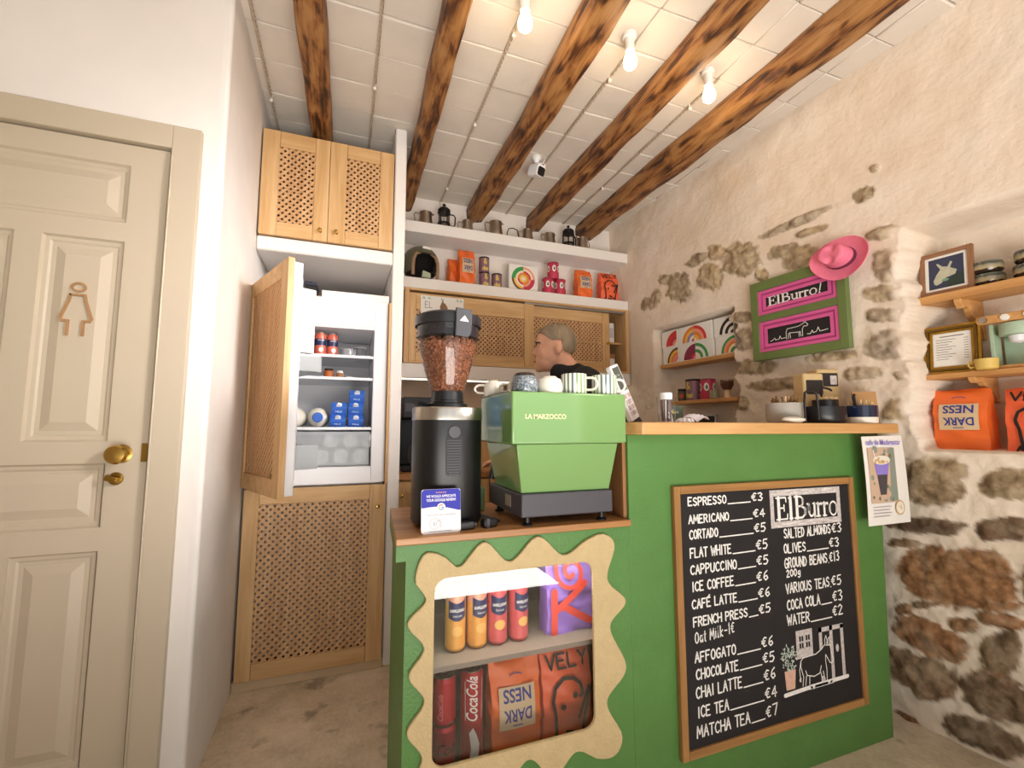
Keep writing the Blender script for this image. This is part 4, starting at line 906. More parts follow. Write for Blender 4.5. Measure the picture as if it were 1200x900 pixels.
def arc_box(label, loc, w, d, h, rings, half, rz=0.0, group=None, M=None):
    "white card box with printed rings; half: L/R half circle against a side, T arch standing on the bottom edge"
    t = thing('printed_box', label, 'box', loc, rz, group); MB().box(-w/2, w/2, 0, d, 0, h).build('box_body', PAPER, t, bevel=.0015)
    q = MB(front(0, -.0006, 0)); ms = [PAPER]; R0 = (h*.44 if half in 'LR' else min(w*.86, h*.86))
    for k, col in enumerate(rings):
        n = len(rings); ra, rb = R0*(1-k/n), R0*(1-(k+1)/n)
        if isinstance(col, tuple): segs = [(0, col[0]), (1, col[1])]
        else: segs = [(None, col)]
        for sgm, cc in segs:
            if cc == 'white': continue
            if RB[cc] not in ms: ms.append(RB[cc])
            q.mat(ms.index(RB[cc]))
            if half == 'L': a0, a1, cx, cz = PI/2, 1.5*PI, w/2, h/2
            elif half == 'R': a0, a1, cx, cz = -PI/2, PI/2, -w/2, h/2
            elif half == 'Q': a0, a1, cx, cz = PI/2, PI, w/2, h*.06
            elif half == 'P': a0, a1, cx, cz = 0, PI/2, -w/2, h*.06
            else: a0, a1, cx, cz = 0, PI, 0, h*.06
            if sgm is not None:
                mid = (a0+a1)/2
                up = (a0, mid) if half == 'L' else (mid, a1); dn = (mid, a1) if half == 'L' else (a0, mid)
                a0, a1 = up if sgm == 0 else dn
            q.arc(cx, cz, rb, ra, a0, a1, .0001*k, 18)
    q.draw('printed_rings', ms, t); return t
arc_box('white box with a left half circle in green and yellow on the white shelf', (1.176, 3.075, Z2), .115, .05, .212, [('green', 'brown'), ('green', 'yellow'), 'cream', ('orange', 'red'), 'yellow', 'cream'], 'L')
arc_box('white box with a right half circle in salmon and crimson on the white shelf', (1.293, 3.075, Z2), .117, .05, .210, [('salmon', 'crimson'), ('cream', 'crimson'), ('red', 'salmon'), 'orange', 'yellow', 'cream'], 'R')

# ================================================================== back counter behind the barista
t = thing('back_counter', 'pine back counter with lattice doors along the rear wall', 'counter', (.287, 2.80, 0))
MB().box(0, 1.80, .02, .42, .08, .89).build('carcass', PV, t); MB().box(0, 1.80, -.01, .427, .8905, .928).build('worktop', TOPW, t, bevel=.003)
for k in range(3): a = door_panel('door', t, .004+k*.6, .596+k*.6, .09, .88, -.001, (.07, .07, .07, .07)); knob(a, .05+k*.6, -.001, .80)
t = thing('filter_brewer', 'tall black coffee brewer on the back counter behind the grinder', 'coffee maker', (.46, 3.0, .9285))
MB().box(-.115, .09, -.10, .14, 0, .035).box(-.115, .09, .02, .14, .0352, .335).box(-.115, .09, -.10, .14, .3352, .47).build('brewer_body', BLACKP, t, bevel=.008, seg=2)
MB().lathe([(.05, 0), (.062, .06), (.055, .12), (.04, .14)], c=(-.012, -.038, .037), n=24).build('carafe', GLASS, t); MB().box(-.10, .075, -.1015, -.1005, .375, .43).build('control_panel', DGREY, t)
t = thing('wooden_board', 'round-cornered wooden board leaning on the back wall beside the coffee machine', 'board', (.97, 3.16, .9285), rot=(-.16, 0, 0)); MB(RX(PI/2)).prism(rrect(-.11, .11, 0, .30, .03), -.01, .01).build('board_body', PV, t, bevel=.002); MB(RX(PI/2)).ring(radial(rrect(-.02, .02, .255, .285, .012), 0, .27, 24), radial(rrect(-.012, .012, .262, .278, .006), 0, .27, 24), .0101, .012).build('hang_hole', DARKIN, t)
# ================================================================== service counter
t = thing('service_counter', 'green painted service counter with a low end and a taller bar end', 'counter', (.14, 1.25, 0)); ox, oy = .14, 1.25
def L4(q): q.M = T((-ox, -oy, 0)); return q
WX0, WX1, WZ0, WZ1 = .228, .738, .311, .815
cav = mat('display_inside', '#6b625b', .8)
q = L4(MB()); yf, yb_ = 1.25, 1.272
q.box(.166, WX0, yf, yb_, 0, .850).box(WX1, .862, yf, yb_, 0, .850).box(WX0, WX1, yf, yb_, 0, WZ0).box(WX0, WX1, yf, yb_, WZ1, .850)
q.hexa([(.166, yb_, 0), (.19, yb_, 0), (.205, 1.66, 0), (.178, 1.66, 0)], [(.166, yb_, .850), (.19, yb_, .850), (.205, 1.66, .850), (.178, 1.66, .850)])
q.hexa([(.140, yf, .8502), (.862, yf, .8502), (.862, 1.70, .8502), (.166, 1.70, .8502)], [(.140, yf, .892), (.862, yf, .892), (.862, 1.70, .892), (.166, 1.70, .892)])
q.box(.178, .862, 1.66, 1.70, 0, .850)
q.build('low_body', GREEN, t)
q = L4(MB()); q.hexa([(.8625, 1.25, 0), (2.054, 1.25, 0), (2.054, 1.66, 0), (.8625, 1.66, 0)], [(.8625, 1.25, 1.179), (2.10, 1.25, 1.179), (2.10, 1.66, 1.179), (.8625, 1.66, 1.179)]).build('tall_body', GREEN, t, bevel=.002)
q = L4(MB()); q.box(.850, .8622, 1.262, 1.70, .914, 1.179).build('step_panel', wood('panel_oak', '#a9754a', '#7d512f', 2), t)
q = L4(MB()); q.box(.208, .848, 1.273, 1.655, .202, .2145).box(.836, .848, 1.273, 1.655, .215, .8379).box(.208, .8355, 1.64, 1.655, .215, .8379).box(.208, .835, 1.273, 1.639, .838, .8498).build('display_lining', cav, t)
q = L4(MB()); q.box(.209, .835, 1.286, 1.639, .538, .552).build('display_shelf', mat('shelf_grey', '#8c8073', .6), t)
E = [(.190, .800), (.212, .866), (.262, .858), (.308, .824), (.379, .884), (.455, .824), (.541, .886), (.623, .826), (.700, .862), (.762, .876), (.800, .838), (.772, .740), (.836, .668), (.778, .600), (.832, .474), (.762, .390), (.812, .290), (.790, .238), (.730, .240), (.658, .276), (.585, .226), (.51, .290), (.43, .226), (.36, .280), (.29, .228), (.215, .238), (.178, .285), (.216, .360), (.176, .430), (.219, .497), (.178, .565), (.216, .628), (.172, .694), (.219, .748)]
out = radial(spline(E, 9), .482, .560, 260); inn = radial(rrect(.241, .721, .327, .800, .035, 8), .482, .560, 260)
q = MB(T((-ox, -oy, 0)) @ front(0, 1.2498, 0)); q.ring(out, inn, 0, .012)
fr = q.build('scalloped_frame', mat('frame_cream', '#d0b88a', .75, var=.05, vs=30, bump=.5, bs=130), t, bevel=.002, seg=1)
q = MB(T((-ox, -oy, 0)) @ front(0, 1.258, 0)); q.prism(rrect(.2285, .7375, .3115, .8145, .010, 6), 0, .004); q.build('glass_pane', PANE, t, smooth=0)
# worktops
LOWZ = .9125
o = tag(MB(T((-.137, -1.238, 0))).hexa([(.137, 1.238, .8925), (.862, 1.238, .8925), (.862, 1.72, .8925), (.168, 1.72, .8925)], [(.137, 1.238, LOWZ), (.862, 1.238, LOWZ), (.862, 1.72, LOWZ), (.168, 1.72, LOWZ)]).build('low_worktop', TOPW, bevel=.003, loc=(.137, 1.238, 0)), 'oak worktop on the low end of the green counter, under the grinder', 'worktop')
BZ = 1.2195
o = tag(MB(T((-.863, -1.2, 0))).prism([(.863, 1.25), (.886, 1.2), (2.15, 1.2), (2.158, 1.21), (2.158, 1.68), (.863, 1.68)], 1.1795, BZ).build('bar_top', BARW, bevel=.004, loc=(.863, 1.2, 0)), 'thick oak bar top on the tall end of the green counter', 'bar top')

q = L4(MB()); q.box(.25, .80, 1.276, 1.284, .829, .8375).build('added_display_glow', mat('added_glow', '#fff3dd', .5, emit=4.0, var=0), t)  # added glowing strip, hidden by the frame, to brighten the display
lamp('added_display_fill', 'AREA', (.52, 1.285, .827), 4.5, (1, .94, .85), (math.radians(-25), 0, 0), shape='RECTANGLE', size=.55, size_y=.012)  # added lamp that throws the strip's light onto the goods
# ---- goods behind the display glass
CANO = mat('can_orange', '#e0a04c', .35, .2, var=.06); CANP = mat('can_pink', '#cf5a5e', .35, .2, var=.06); CANT = mat('can_peach', '#d99a86', .35, .2)
def fruit_can(label, x, body, top, first={}):
    loc = (x, 1.372, .5525)
    if body in first: return dup(first[body], loc, .25, label)
    t = can('fruit_can', label, 'can', loc, .0305, .178, [(0, .50, body), (.50, .80, body), (.80, 1, top)], group='slim fruit cans in the counter display'); first[body] = t
    q = MB(); q.prism([(.029*math.cos(a), .112+.026*math.sin(a)-(.006 if math.sin(a) < -.8 else 0)) for a in [2*PI*i/20 for i in range(20)]], 0, .0002) if 0 else None
    vs, fs = dense(-.028, .028, .088, .138, 0, 8); vs = [(v[0], v[1]-.006*math.cos(v[0]*80)+.006, v[2]) for v in vs]
    q.mat(0).add(vs, fs); q.mat(1); text(q, 'SANPELLEGRINO', 0, .114, .008, .046, 'C', .0004, bold=.02); text(q, 'fruit soda', 0, .100, .007, .026, 'C', .0004)
    q.mat(2).disc(0, .060, .017, .014, .0003); wrapmb(q, wrap(.0305)).draw('can_print', [DKBLUE, PAPER, mat('fruit_slice', '#e9b563', .5)], t); first[body] = t
    return t
fruit_can('orange slim soda can in the counter display, leftmost', .330, CANO, CANT)
fruit_can('orange slim soda can in the counter display, second from the left', .396, CANO, CANT)
fruit_can('pink slim soda can in the counter display, beside the orange ones', .461, CANP, CANP)
fruit_can('pink slim soda can in the counter display, beside the purple bag', .530, CANP, CANP)
t = thing('coffee_bag', 'purple coffee bag with red brush strokes on the display shelf', 'bag', (.703, 1.385, .5525)); w, d, h = .165, .06, .255
vs, fs = bag_mesh(w, d, h, 8); MB().add(vs, fs).build('bag_body', PURPLE, t, smooth=70)
q = MB(); k = .022
def poly(pl, n=6):
    o = []
    for a, b in zip(pl, pl[1:]): o += [(a[0]+(b[0]-a[0])*i/n, a[1]+(b[1]-a[1])*i/n) for i in range(n)]
    return o+[pl[-1]]
q.stroke(poly([(-.060, .002), (-.060, .13)]), k, .001).stroke(poly([(-.050, .075), (.048, .148)]), k, .001).stroke(poly([(-.03, .085), (.066, .030)]), k, .001)
q.stroke([(.002+(.062-.0021*i)*math.cos(i*.42+1.2), .185+(.062-.0021*i)*math.sin(i*.42+1.2)*1.05) for i in range(26)], k*.62, .001)
onto_bag(q, w, d, h).draw('brush_lettering', RED, t)
dark_bag('orange coffee bag with an upside-down blue label inside the counter display', (.520, 1.395, .215), .160, .070, .272, 0, seed=9)
doodle_bag('coral coffee bag with a black doodle face inside the counter display', (.693, 1.395, .215), .172, .070, .286, 0, seed=12)
def cola(name, label, x, z, h, style, group=None):
    t = can(name, label, 'can', (x, 1.392, z), .034, h, [(0, 1, COLA)], group=group); q = MB()
    if style == 'script': text(q, 'CocaCola', .008, h*.50, .034, h*.46, 'L', 0, bold=.012, shear=.35, rot=PI/2); q.mat(0).stroke([(-.028, h*.5), (-.030, h*.9)], .0016).stroke([(.024, h*.5), (.026, h*.92)], .0016); q.flat([(-.016, .02), (.012, .02), (.016, h*.25), (.006, h*.36), (-.004, h*.43), (-.016, h*.38), (-.010, h*.22)]); wrapmb(q, wrap(.034)).draw('can_print', PAPER, t)
    elif style == 'black': text(q, 'Cola', .004, h*.45, .030, .062, 'C', 0, bold=.01, shear=.35); wrapmb(q, wrap(.034)).draw('can_print', INK, t)
    else: text(q, 'CocaCola', -.01, h*.15, .016, .07, 'L', 0, shear=.35, rot=PI/2); wrapmb(q, wrap(.034)).draw('can_print', mat('dim_pink', '#e58a86', .5), t)
cola('cola_can', 'red cola can with black script at the bottom left of the display', .304, .215, .132, 'black')
cola('cola_can', 'red cola can stacked on the can with black script', .304, .3475, .132, 'small')
cola('tall_cola_can', 'tall red cola can with white script running up it', .388, .215, .268, 'script')

# ================================================================== chalkboard menu
t = thing('menu_board', 'black chalkboard menu in a thin oak frame on the green counter', 'menu', (1.026, 1.2495, .161)); bw, bh = .875, .847
fw = .026; q = MB()
q.box(0, fw, -.018, 0, 0, bh).box(bw-fw, bw, -.018, 0, 0, bh).mat(1).box(fw+.0003, bw-fw-.0003, -.018, 0, 0, fw).box(fw+.0003, bw-fw-.0003, -.018, 0, bh-fw, bh)
FRV = wood('frame_oak', '#b3844c', '#8a5f32', 2); FRH = wood('frame_oak_level', '#b3844c', '#8a5f32', 0)
q.build('board_frame', [FRV, FRH], t, bevel=.002)
MB().box(fw+.0004, bw-fw-.0004, -.011, -.002, fw+.0004, bh-fw-.0004).build('slate', SLATE, t)
P0 = front(-1.026, -.0113, -.161)       # drawing plane in wall coordinates
cw = .0052
menu = [['ESPRESSO', 1.088, .942, 1.252, .026, 1.369, '€3'], ['AMERICANO', 1.088, .884, 1.26, .026, 1.374, '€4'], ['CORTADO', 1.089, .833, 1.209, .028, 1.375, '€5'], ['FLAT WHITE', 1.089, .773, 1.264, .03, 1.38, '€5'], ['CAPPUCCINO', 1.088, .720, 1.285, .029, 1.379, '€5'], ['ICE COFFEE', 1.092, .666, 1.269, .029, 1.375, '€6'], ['CAFÉ LATTE', 1.089, .611, 1.28, .028, 1.379, '€6'], ['FRENCH PRESS', 1.092, .556, 1.324, .028, 1.378, '€5'],
        ['AFFOGATO', 1.093, .444, 1.264, .03, 1.382, '€6'], ['CHOCOLATE', 1.095, .392, 1.272, .03, 1.384, '€5'], ['CHAI LATTE', 1.092, .335, 1.285, .033, 1.385, '€6'], ['ICE TEA', 1.096, .276, 1.223, .032, 1.386, '€4'], ['MATCHA TEA', 1.09, .217, 1.312, .034, 1.386, '€7'],
        ['SALTED ALMONDS', 1.517, .801, 1.76, .032, 1.768, '€3'], ['OLIVES', 1.513, .749, 1.622, .031, 1.749, '€3'], ['GROUND BEANS', 1.512, .696, 1.732, .033, 1.745, '€13'], ['VARIOUS TEAS', 1.511, .608, 1.735, .033, 1.747, '€5'], ['COCA COLA', 1.513, .551, 1.679, .034, 1.748, '€3'], ['WATER', 1.509, .499, 1.62, .033, 1.743, '€2']]
q = MB(P0)
for s, x0, z0, x1, hh, px_, pr in menu:
    hand(q, s, x0, z0, hh, cw, width=x1-x0)
    if px_-x1 > .012: q.stroke([(x1+.008, z0-.003), (px_-.006, z0-.002)], cw*.8)
    hand(q, pr, px_, z0+.001, hh*1.05, cw*.95, width=.054)
hand(q, '200g', 1.518, .665, .024, cw*.9, width=.07)
hand(q, 'Oat Milk-1€', 1.096, .503, .034, cw*.75, width=.166, rise=.06)
q.draw('chalk_lettering', CHALK, t)
q = MB(P0)
# framed shop name
for z0, z1 in ((.952, .975), (.840, .862)): q.mat(1).flat([(1.456, z0), (1.826, z0-.001), (1.824, z1-.001), (1.457, z1)], 0)
for x0, x1 in ((1.456, 1.474), (1.806, 1.825)): q.mat(1).flat([(x0, .842), (x1, .842), (x1, .974), (x0, .974)], .0001)
for k in range(46):
    x = R.uniform(1.46, 1.78); z = R.choice((R.uniform(.955, .972), R.uniform(.842, .858))); q.mat(0).stroke([(x, z), (x+R.uniform(.02, .05), z+R.uniform(-.002, .002))], .0018, .0002, False)
q.mat(0); serif(q, 1.484, .869, .077, .322, .0002)
q.draw('chalk_name_sign', [CHALK, CHALKG], t)
q = MB(P0)
q.mat(1)
def qbox(x0, x1, z0, z1, w=0.0): q.flat([(x0, z0), (x1, z0), (x1, z1), (x0, z1)], w)
qbox(1.546, 1.628, .383, .474); q.mat(2)
for x in (1.561, 1.594):
    for z in (.412, .436): qbox(x, x+.009, z, z+.018, .0003); qbox(x+.012, x+.021, z, z+.018, .0003)
q.mat(1)
for x in (1.558, 1.572, 1.59, 1.604, 1.614): q.stroke([(x, .385), (x+.004, .41)], .004, .0004)
q.stroke([(1.54, .383), (1.636, .379)], .008, .0005)
qbox(1.662, 1.678, .272, .468); qbox(1.718, 1.734, .272, .468); qbox(1.776, 1.792, .272, .466); qbox(1.662, 1.792, .452, .468); qbox(1.678, 1.776, .272, .282)
q.disc(1.755, .385, .008, .014, .0002)
q.mat(3).flat([(1.487, .284), (1.529, .284), (1.536, .348), (1.482, .348)], 0)
q.mat(4)
for k in range(110):
    a = R.uniform(0, 2*PI); r = math.sqrt(R.random()); x = 1.508+.036*r*math.cos(a); z = .388+.046*r*math.sin(a); b = R.uniform(0, PI); q.stroke([(x, z), (x+.008*math.cos(b), z+.008*math.sin(b))], .003, .0002+k*1e-6, False)
q.mat(2).flat([(1.562, .362), (1.574, .378), (1.64, .381), (1.668, .393), (1.69, .398), (1.70, .374), (1.715, .345), (1.702, .336), (1.688, .352), (1.678, .33), (1.676, .30), (1.64, .306), (1.59, .303), (1.566, .312)], .0006)
q.mat(0); sc = .0032
for pl in ([(1.566, .285), (1.572, .315), (1.561, .35), (1.563, .370), (1.575, .379), (1.64, .382), (1.668, .393), (1.690, .408)], [(1.690, .408), (1.690, .425), (1.697, .438), (1.702, .42), (1.70, .408)], [(1.704, .408), (1.708, .425), (1.716, .43), (1.716, .412), (1.712, .404)], [(1.694, .404), (1.716, .402), (1.722, .375), (1.728, .348), (1.720, .337), (1.71, .342), (1.695, .365), (1.690, .372)], [(1.690, .372), (1.688, .35), (1.692, .32), (1.690, .284)],
           [(1.584, .334), (1.590, .317), (1.625, .308), (1.655, .314), (1.664, .338)], [(1.580, .285), (1.586, .315)], [(1.600, .285), (1.603, .314)], [(1.667, .285), (1.660, .315)], [(1.680, .285), (1.672, .318)], [(1.562, .37), (1.554, .34), (1.556, .315), (1.551, .305), (1.557, .302), (1.558, .315)]): q.stroke(pl, sc, .0008)
q.stroke([(1.478, .270), (1.55, .273), (1.62, .276), (1.70, .277), (1.80, .278)], .014, .0009).stroke([(1.60, .272), (1.72, .273)], .010, .0009)
q.draw('chalk_donkey_drawing', [CHALK, CHALKG, SLATE, mat('chalk_peach', '#d9b09b', .9, var=.1, vs=60), mat('chalk_mint', '#c5d2c6', .9)], t)

# poster hanging from the bar edge
t = thing('poster', 'small paper poster of an iced drink hanging from the right end of the bar top', 'poster', (1.91, 1.199, .822))
vs = []; fs = []; n = 10
for j in range(n+1):
    for i in range(n+1):
        u, v = i/n, j/n; vs.append((u*.247+.010*(1-v)*u+(.006)*(1-v), -.002-.004*math.sin(v*PI)+.0*u, v*.345+.004*u*v))
for j in range(n):
    for i in range(n): a = j*(n+1)+i; fs.append((a, a+1, a+n+2, a+n+1))
o = MB().add(vs, fs).build('poster_sheet', PAPER, t); s = o.modifiers.new('thick', 'SOLIDIFY'); s.thickness = .0008
q = MB(front(.004, -.0075, 0)); LIL = mat('ink_lilac', '#8f7fd0', .7); TANP = mat('ink_tan', '#cdb098', .8)
q.mat(1).flat([(.022, .085), (.185, .085), (.180, .300), (.018, .300)]).mat(2).flat([(.14, .09), (.183, .09), (.178, .30), (.15, .30)], .0002)
for k in range(20): q.mat(2 if k % 3 else 4).disc(R.uniform(.03, .17), R.choice((R.uniform(.25, .295), R.uniform(.09, .2))), R.uniform(.006, .014), w=.0003+k*1e-5, n=9)
q.mat(3).flat([(.077, .115), (.113, .115), (.127, .195), (.065, .195)], .0008).mat(0).flat([(.062, .195), (.130, .195), (.140, .240), (.052, .240)], .001)
q.mat(5).disc(.096, .252, .052, .018, .0012).mat(1).flat([(.075, .098), (.115, .098), (.113, .117), (.077, .117)], .0012).mat(6).stroke([(.05, .29), (.06, .25)], .005, .0014)
for k in range(16): q.mat(7).disc(.096+R.uniform(-.04, .04), .252+R.uniform(-.011, .011), .0045, w=.0016+k*1e-5, n=8)
q.mat(0); text(q, 'Taste of Madagascar', .012, .312, .022, .212, 'L', .0004, bold=.02) if 0 else text(q, 'cafe de Madagascar', .012, .312, .020, .212, 'L', .0004, bold=.02)
for k in range(4): q.mat(8).stroke([(.03, .070-.012*k), (.135-.01*(k % 2), .070-.012*k)], .003, .0004)
q.mat(7).disc(.19, .062, .029, w=.0004).mat(5).disc(.19, .062, .024, w=.0006).mat(7).stroke([(.18, .07), (.2, .055), (.195, .075)], .003, .0008)
q.draw('poster_print', [LIL, TANP, mat('ink_sage', '#8b9488', .8), mat('ink_dark', '#4a4348', .8), mat('ink_olive', '#76765a', .8), CERAM, PAPER, mat('ink_gold', '#c9a25e', .7), mat('ink_grey', '#b6adb4', .8)], t)

# ================================================================== grinder
t = thing('coffee_grinder', 'black electric coffee grinder with a clear hopper full of beans', 'grinder', (.303, 1.402, LOWZ))
MB().lathe([(.088, .004), (.100, .008), (.104, .016), (.104, .312)], n=48, sq=2.6).build('grinder_body', BLACKM, t, smooth=50)
q = MB(front(0, -.1042, 0));
MB(front(0, -.1040, 0)).prism(rrect(-.024, .024, .150, .268, .012), 0, .0015).build('front_badge_plate', BLACKM, t)
q = MB(front(0, -.1058, 0))
for k in range(14): q.stroke([(-.021+(.006 if k > 11 else 0), .252-.0076*k), (.021-(.006 if k > 11 else 0), .252-.0076*k)], .0022, 0, False)
q.draw('vent_slots', DGREY, t)
MB(front(0, -.1055, .276)).lathe([(.0, .004), (.017, .004), (.020, 0)][::-1], n=24).stroke([(-.016, .0), (.016, .0)], .002, .0045).build('round_badge', DGREY, t)
MB().lathe([(.1052, .312), (.1055, .315), (.1055, .346), (.1035, .350), (.05, .350), (0, .350)], n=48, sq=2.6).build('steel_ring', STEEL, t, smooth=50)
q = MB()
for x, y in ((-.06, -.06), (.06, -.06), (.06, .06), (-.06, .06)): q.lathe([(.014, .0), (.016, .008), (.012, .0085)], c=(x, y, 0), n=14)
q.build('feet', BLACKP, t) if 0 else None
for x, y in ((-.06, -.06), (.06, -.06), (.06, .06), (-.06, .06)): MB().lathe([(.014, .0), (.016, .007), (.012, .0075)], c=(x, y, 0), n=14).build('foot', BLACKP, t)
MB().lathe([(.064, .3505), (.064, .362), (.052, .366), (.052, .372), (.050, .374), (.050, .402)], n=36).build('hopper_collar', BLACKP, t)
q = MB(); q.tube([(-.06, .0, .358), (-.085, -.02, .362), (-.100, -.03, .364)], [.006, .007, .010], 8); q.build('adjust_lever', BLACKP, t)
hp = [(.049, .396), (.052, .402), (.060, .426), (.074, .473), (.087, .524), (.096, .576), (.099, .610)]
HG = glass('hopper_glass', (.97, .96, .95), .045, .02)
MB().lathe(hp, n=40).f and None
q = MB(); n = 40
vs = [(r*math.cos(2*PI*i/n), r*math.sin(2*PI*i/n), z) for r, z in hp for i in range(n)]; fs = [(j*n+i, j*n+(i+1) % n, (j+1)*n+(i+1) % n, (j+1)*n+i) for j in range(len(hp)-1) for i in range(n)]
q.add(vs, fs).build('hopper', HG, t)
BEAN = mat('bean_brown', '#7d4b31', .35, var=.55, vs=110)
q = MB().lathe([(0, .398), (.043, .40), (.054, .426), (.068, .473), (.080, .524), (.085, .553), (.06, .560), (0, .562)], n=30)
def hr(z):
    for (r0, z0), (r1, z1) in zip(hp, hp[1:]):
        if z0 <= z <= z1: return r0+(r1-r0)*(z-z0)/(z1-z0)
    return hp[0][0]
for k in range(1500):
    if k < 1200: z = .405+.148*R.random()**.8; a = R.uniform(0, 2*PI); r = hr(z)-R.uniform(.0045, .0075)
    else: z = R.uniform(.554, .565); a = R.uniform(0, 2*PI); r = .084*math.sqrt(R.random())
    M_ = T((r*math.cos(a), r*math.sin(a), z)) @ RZ(a) @ RY(R.uniform(-.5, .5)) @ RX(R.uniform(0, PI))
    q.M = M_; q.ball((0, 0, 0), (.0034, .0072, .0050), 6, 4)
q.M = Matrix.Identity(4)
o = q.build('coffee_beans', BEAN, t, smooth=60); o['kind'] = 'stuff'
MB().lathe([(.0985, .6105), (.104, .605), (.1055, .620), (.104, .636), (.085, .645), (.0, .647)], n=44).lathe([(.0965, .570), (.0975, .608)], n=44).build('hopper_lid', mat('lid_black', '#232226', .3, var=.03), t)
MB(front(.022, -.108, 0)).prism([(-.026, .560), (.014, .555), (.024, .570), (.026, .640), (-.024, .646)], 0, .010).build('lid_latch', mat('latch_grey', '#3f3f44', .4), t, bevel=.003)
MB(front(.022, -.1185, -.031+.636)).flat([(-.013, 0), (.015, -.002), (.002, .017)]).draw('latch_triangle', PAPER, t)
# review card
t = thing('review_card', 'blue and white review card leaning on the grinder', 'card', (.262, 1.264, LOWZ), rot=(-.10, 0, 0)); t.scale = (1.12, 1.1, 1.1); cwid, ch = .099, .108
MB(front(-cwid/2, 0, 0)).prism(rrect(0, cwid, 0, ch, .007), -.0025, 0).build('card_body', WHITEP, t, bevel=.0006)
q = MB(front(-cwid/2, -.0003, 0))
bl = [(0, .062)]+[(cwid*i/14, .062+.006*math.sin(i/14*PI*1.1)-.008*(i/14)) for i in range(1, 15)]
q.mat(0).flat([(.0005, .063)]+bl[1:-1]+[(cwid-.0005, .054), (cwid-.0005, ch-.006), (cwid-.006, ch-.0005), (.006, ch-.0005), (.0005, ch-.006)], 0)
q.mat(1); text(q, 'WE WOULD APPRECIATE', cwid/2, .0875, .0062, .074, 'C', .0003, bold=.02); text(q, 'YOUR GOOGLE REVIEW!', cwid/2, .0780, .0062, .074, 'C', .0003, bold=.03)
for k in range(5):
    sx = cwid/2-.0110+.0055*k; q.mat(2).flat([(sx+(.0024 if i % 2 == 0 else .0011)*math.sin(i*PI/5), .0995+(.0024 if i % 2 == 0 else .0011)*math.cos(i*PI/5)) for i in range(10)], .0003)
q.mat(1).disc(cwid/2, .063, .0105, w=.0004, n=28)
for m_, a0, a1 in ((3, .8, 2.6), (4, 2.6, 3.75), (5, 3.75, 5.2), (6, 5.2, 6.28)): q.mat(m_).arc(cwid/2, .063, .0047, .0068, a0, a1, .0007, 10)
q.mat(6).stroke([(cwid/2, .063), (cwid/2+.0058, .063)], .002, .0008, False)
q.mat(7); text(q, 'Tap & share your experience', cwid/2, .0435, .0042, .072, 'C', .0003)
q.mat(7); q.arc(.033, .024, .0125, .0131, 0, 2*PI, .0003, 24); 
for k in range(3): q.arc(.028, .024, .002+.002*k, .0028+.002*k, -.9, .9, .0005, 8)
q.stroke([(.036, .018), (.040, .030), (.046, .032), (.050, .020), (.046, .014)], .0008, .0005)
q.stroke([(.020, .0055), (cwid-.024, .0055)], .0012, .0003, False)
q.draw('card_print', [mat('card_blue', '#2326a8', .4), WHITEP, mat('star_gold', '#f0a850', .5), mat('g_red', '#df4b3d', .5), mat('g_yellow', '#f0bb3a', .5), mat('g_green', '#4ca55a', .5), mat('g_blue', '#4a7fe6', .5), mat('card_grey', '#8b8890', .6)], t)
# plugs and cable
q = thing('power_plug', 'black power plug lying beside the review card', 'plug', (.338, 1.285, LOWZ), .1); MB().box(-.022, .022, -.013, .013, .001, .024).build('plug_body', BLACKP, q, bevel=.004); MB().tube([(.022, 0, .012), (.03, 0, .012)], .006, 8).build('plug_neck', DGREY, q)
q = thing('power_plug', 'black power plug with a grey band, in front of the coffee machine', 'plug', (.408, 1.290, LOWZ), .25); MB().box(-.024, .022, -.013, .013, .001, .026).build('plug_body', BLACKP, q, bevel=.005); MB().box(-.016, -.006, -.0138, .0138, .0, .0268).build('plug_band', DGREY, q); MB().tube([(.022, 0, .013), (.040, .012, .012), (.050, .05, .008), (.058, .12, .006), (.072, .24, .006)], .005, 8).build('power_cord', BLACKP, q)

# ================================================================== espresso machine
t = thing('espresso_machine', 'glossy green espresso machine seen from behind on the low worktop', 'coffee machine', (.472, 1.27, LOWZ)); mx, my = .472, 1.27
K0 = T((-mx, -my, -LOWZ)); KS = K0 @ T((0, 0, 1.2)) @ Matrix.Scale(.9567, 4) @ T((0, 0, -1.2))
q = MB(KS)
q.box(.472, .874, 1.27, 1.595, 1.152, 1.312).build('head_casing', MGREEN, t, bevel=.005, seg=3)
q = MB(K0); q.hexa([(.498, 1.262, 1.0078), (.798, 1.262, 1.0078), (.798, 1.50, 1.0078), (.498, 1.50, 1.0078)], [(.468, 1.222, 1.1535), (.808, 1.222, 1.1535), (.808, 1.516, 1.1535), (.468, 1.516, 1.1535)]).build('tapered_body', MGREEN, t, bevel=.003, seg=2)
q = MB(K0); q.box(.494, .803, 1.250, 1.56, .939, 1.0073).build('base_tray', mat('base_grey', '#49474d', .45, var=.04), t, bevel=.004)
for x, y in ((.522, 1.276), (.776, 1.276), (.522, 1.53), (.776, 1.53)):
    MB(K0).lathe([(.016, .9127), (.016, .917), (.009, .921), (.008, .9388)], c=(x, y, 0), n=16).build('foot', BLACKP, t)
q = MB(KS @ front(0, 1.2695, 0)); text(q, 'LA MARZOCCO', .584, 1.229, .0145, .138, 'C', .0002, bold=.02); q.draw('maker_lettering', mat('pale_gold', '#f0e2b0', .4), t)
MB(K0).box(.4932, .4939, 1.34, 1.39, .957, .992).build('rating_plate', mat('plate_grey', '#b8ae9e', .4, .5), t)
q = MB(KS); q.tube([(.545, 1.60, 1.13), (.540, 1.615, 1.10), (.520, 1.62, 1.015)], [.010, .011, .013], 10).build('portafilter_handle', BLACKP, t)
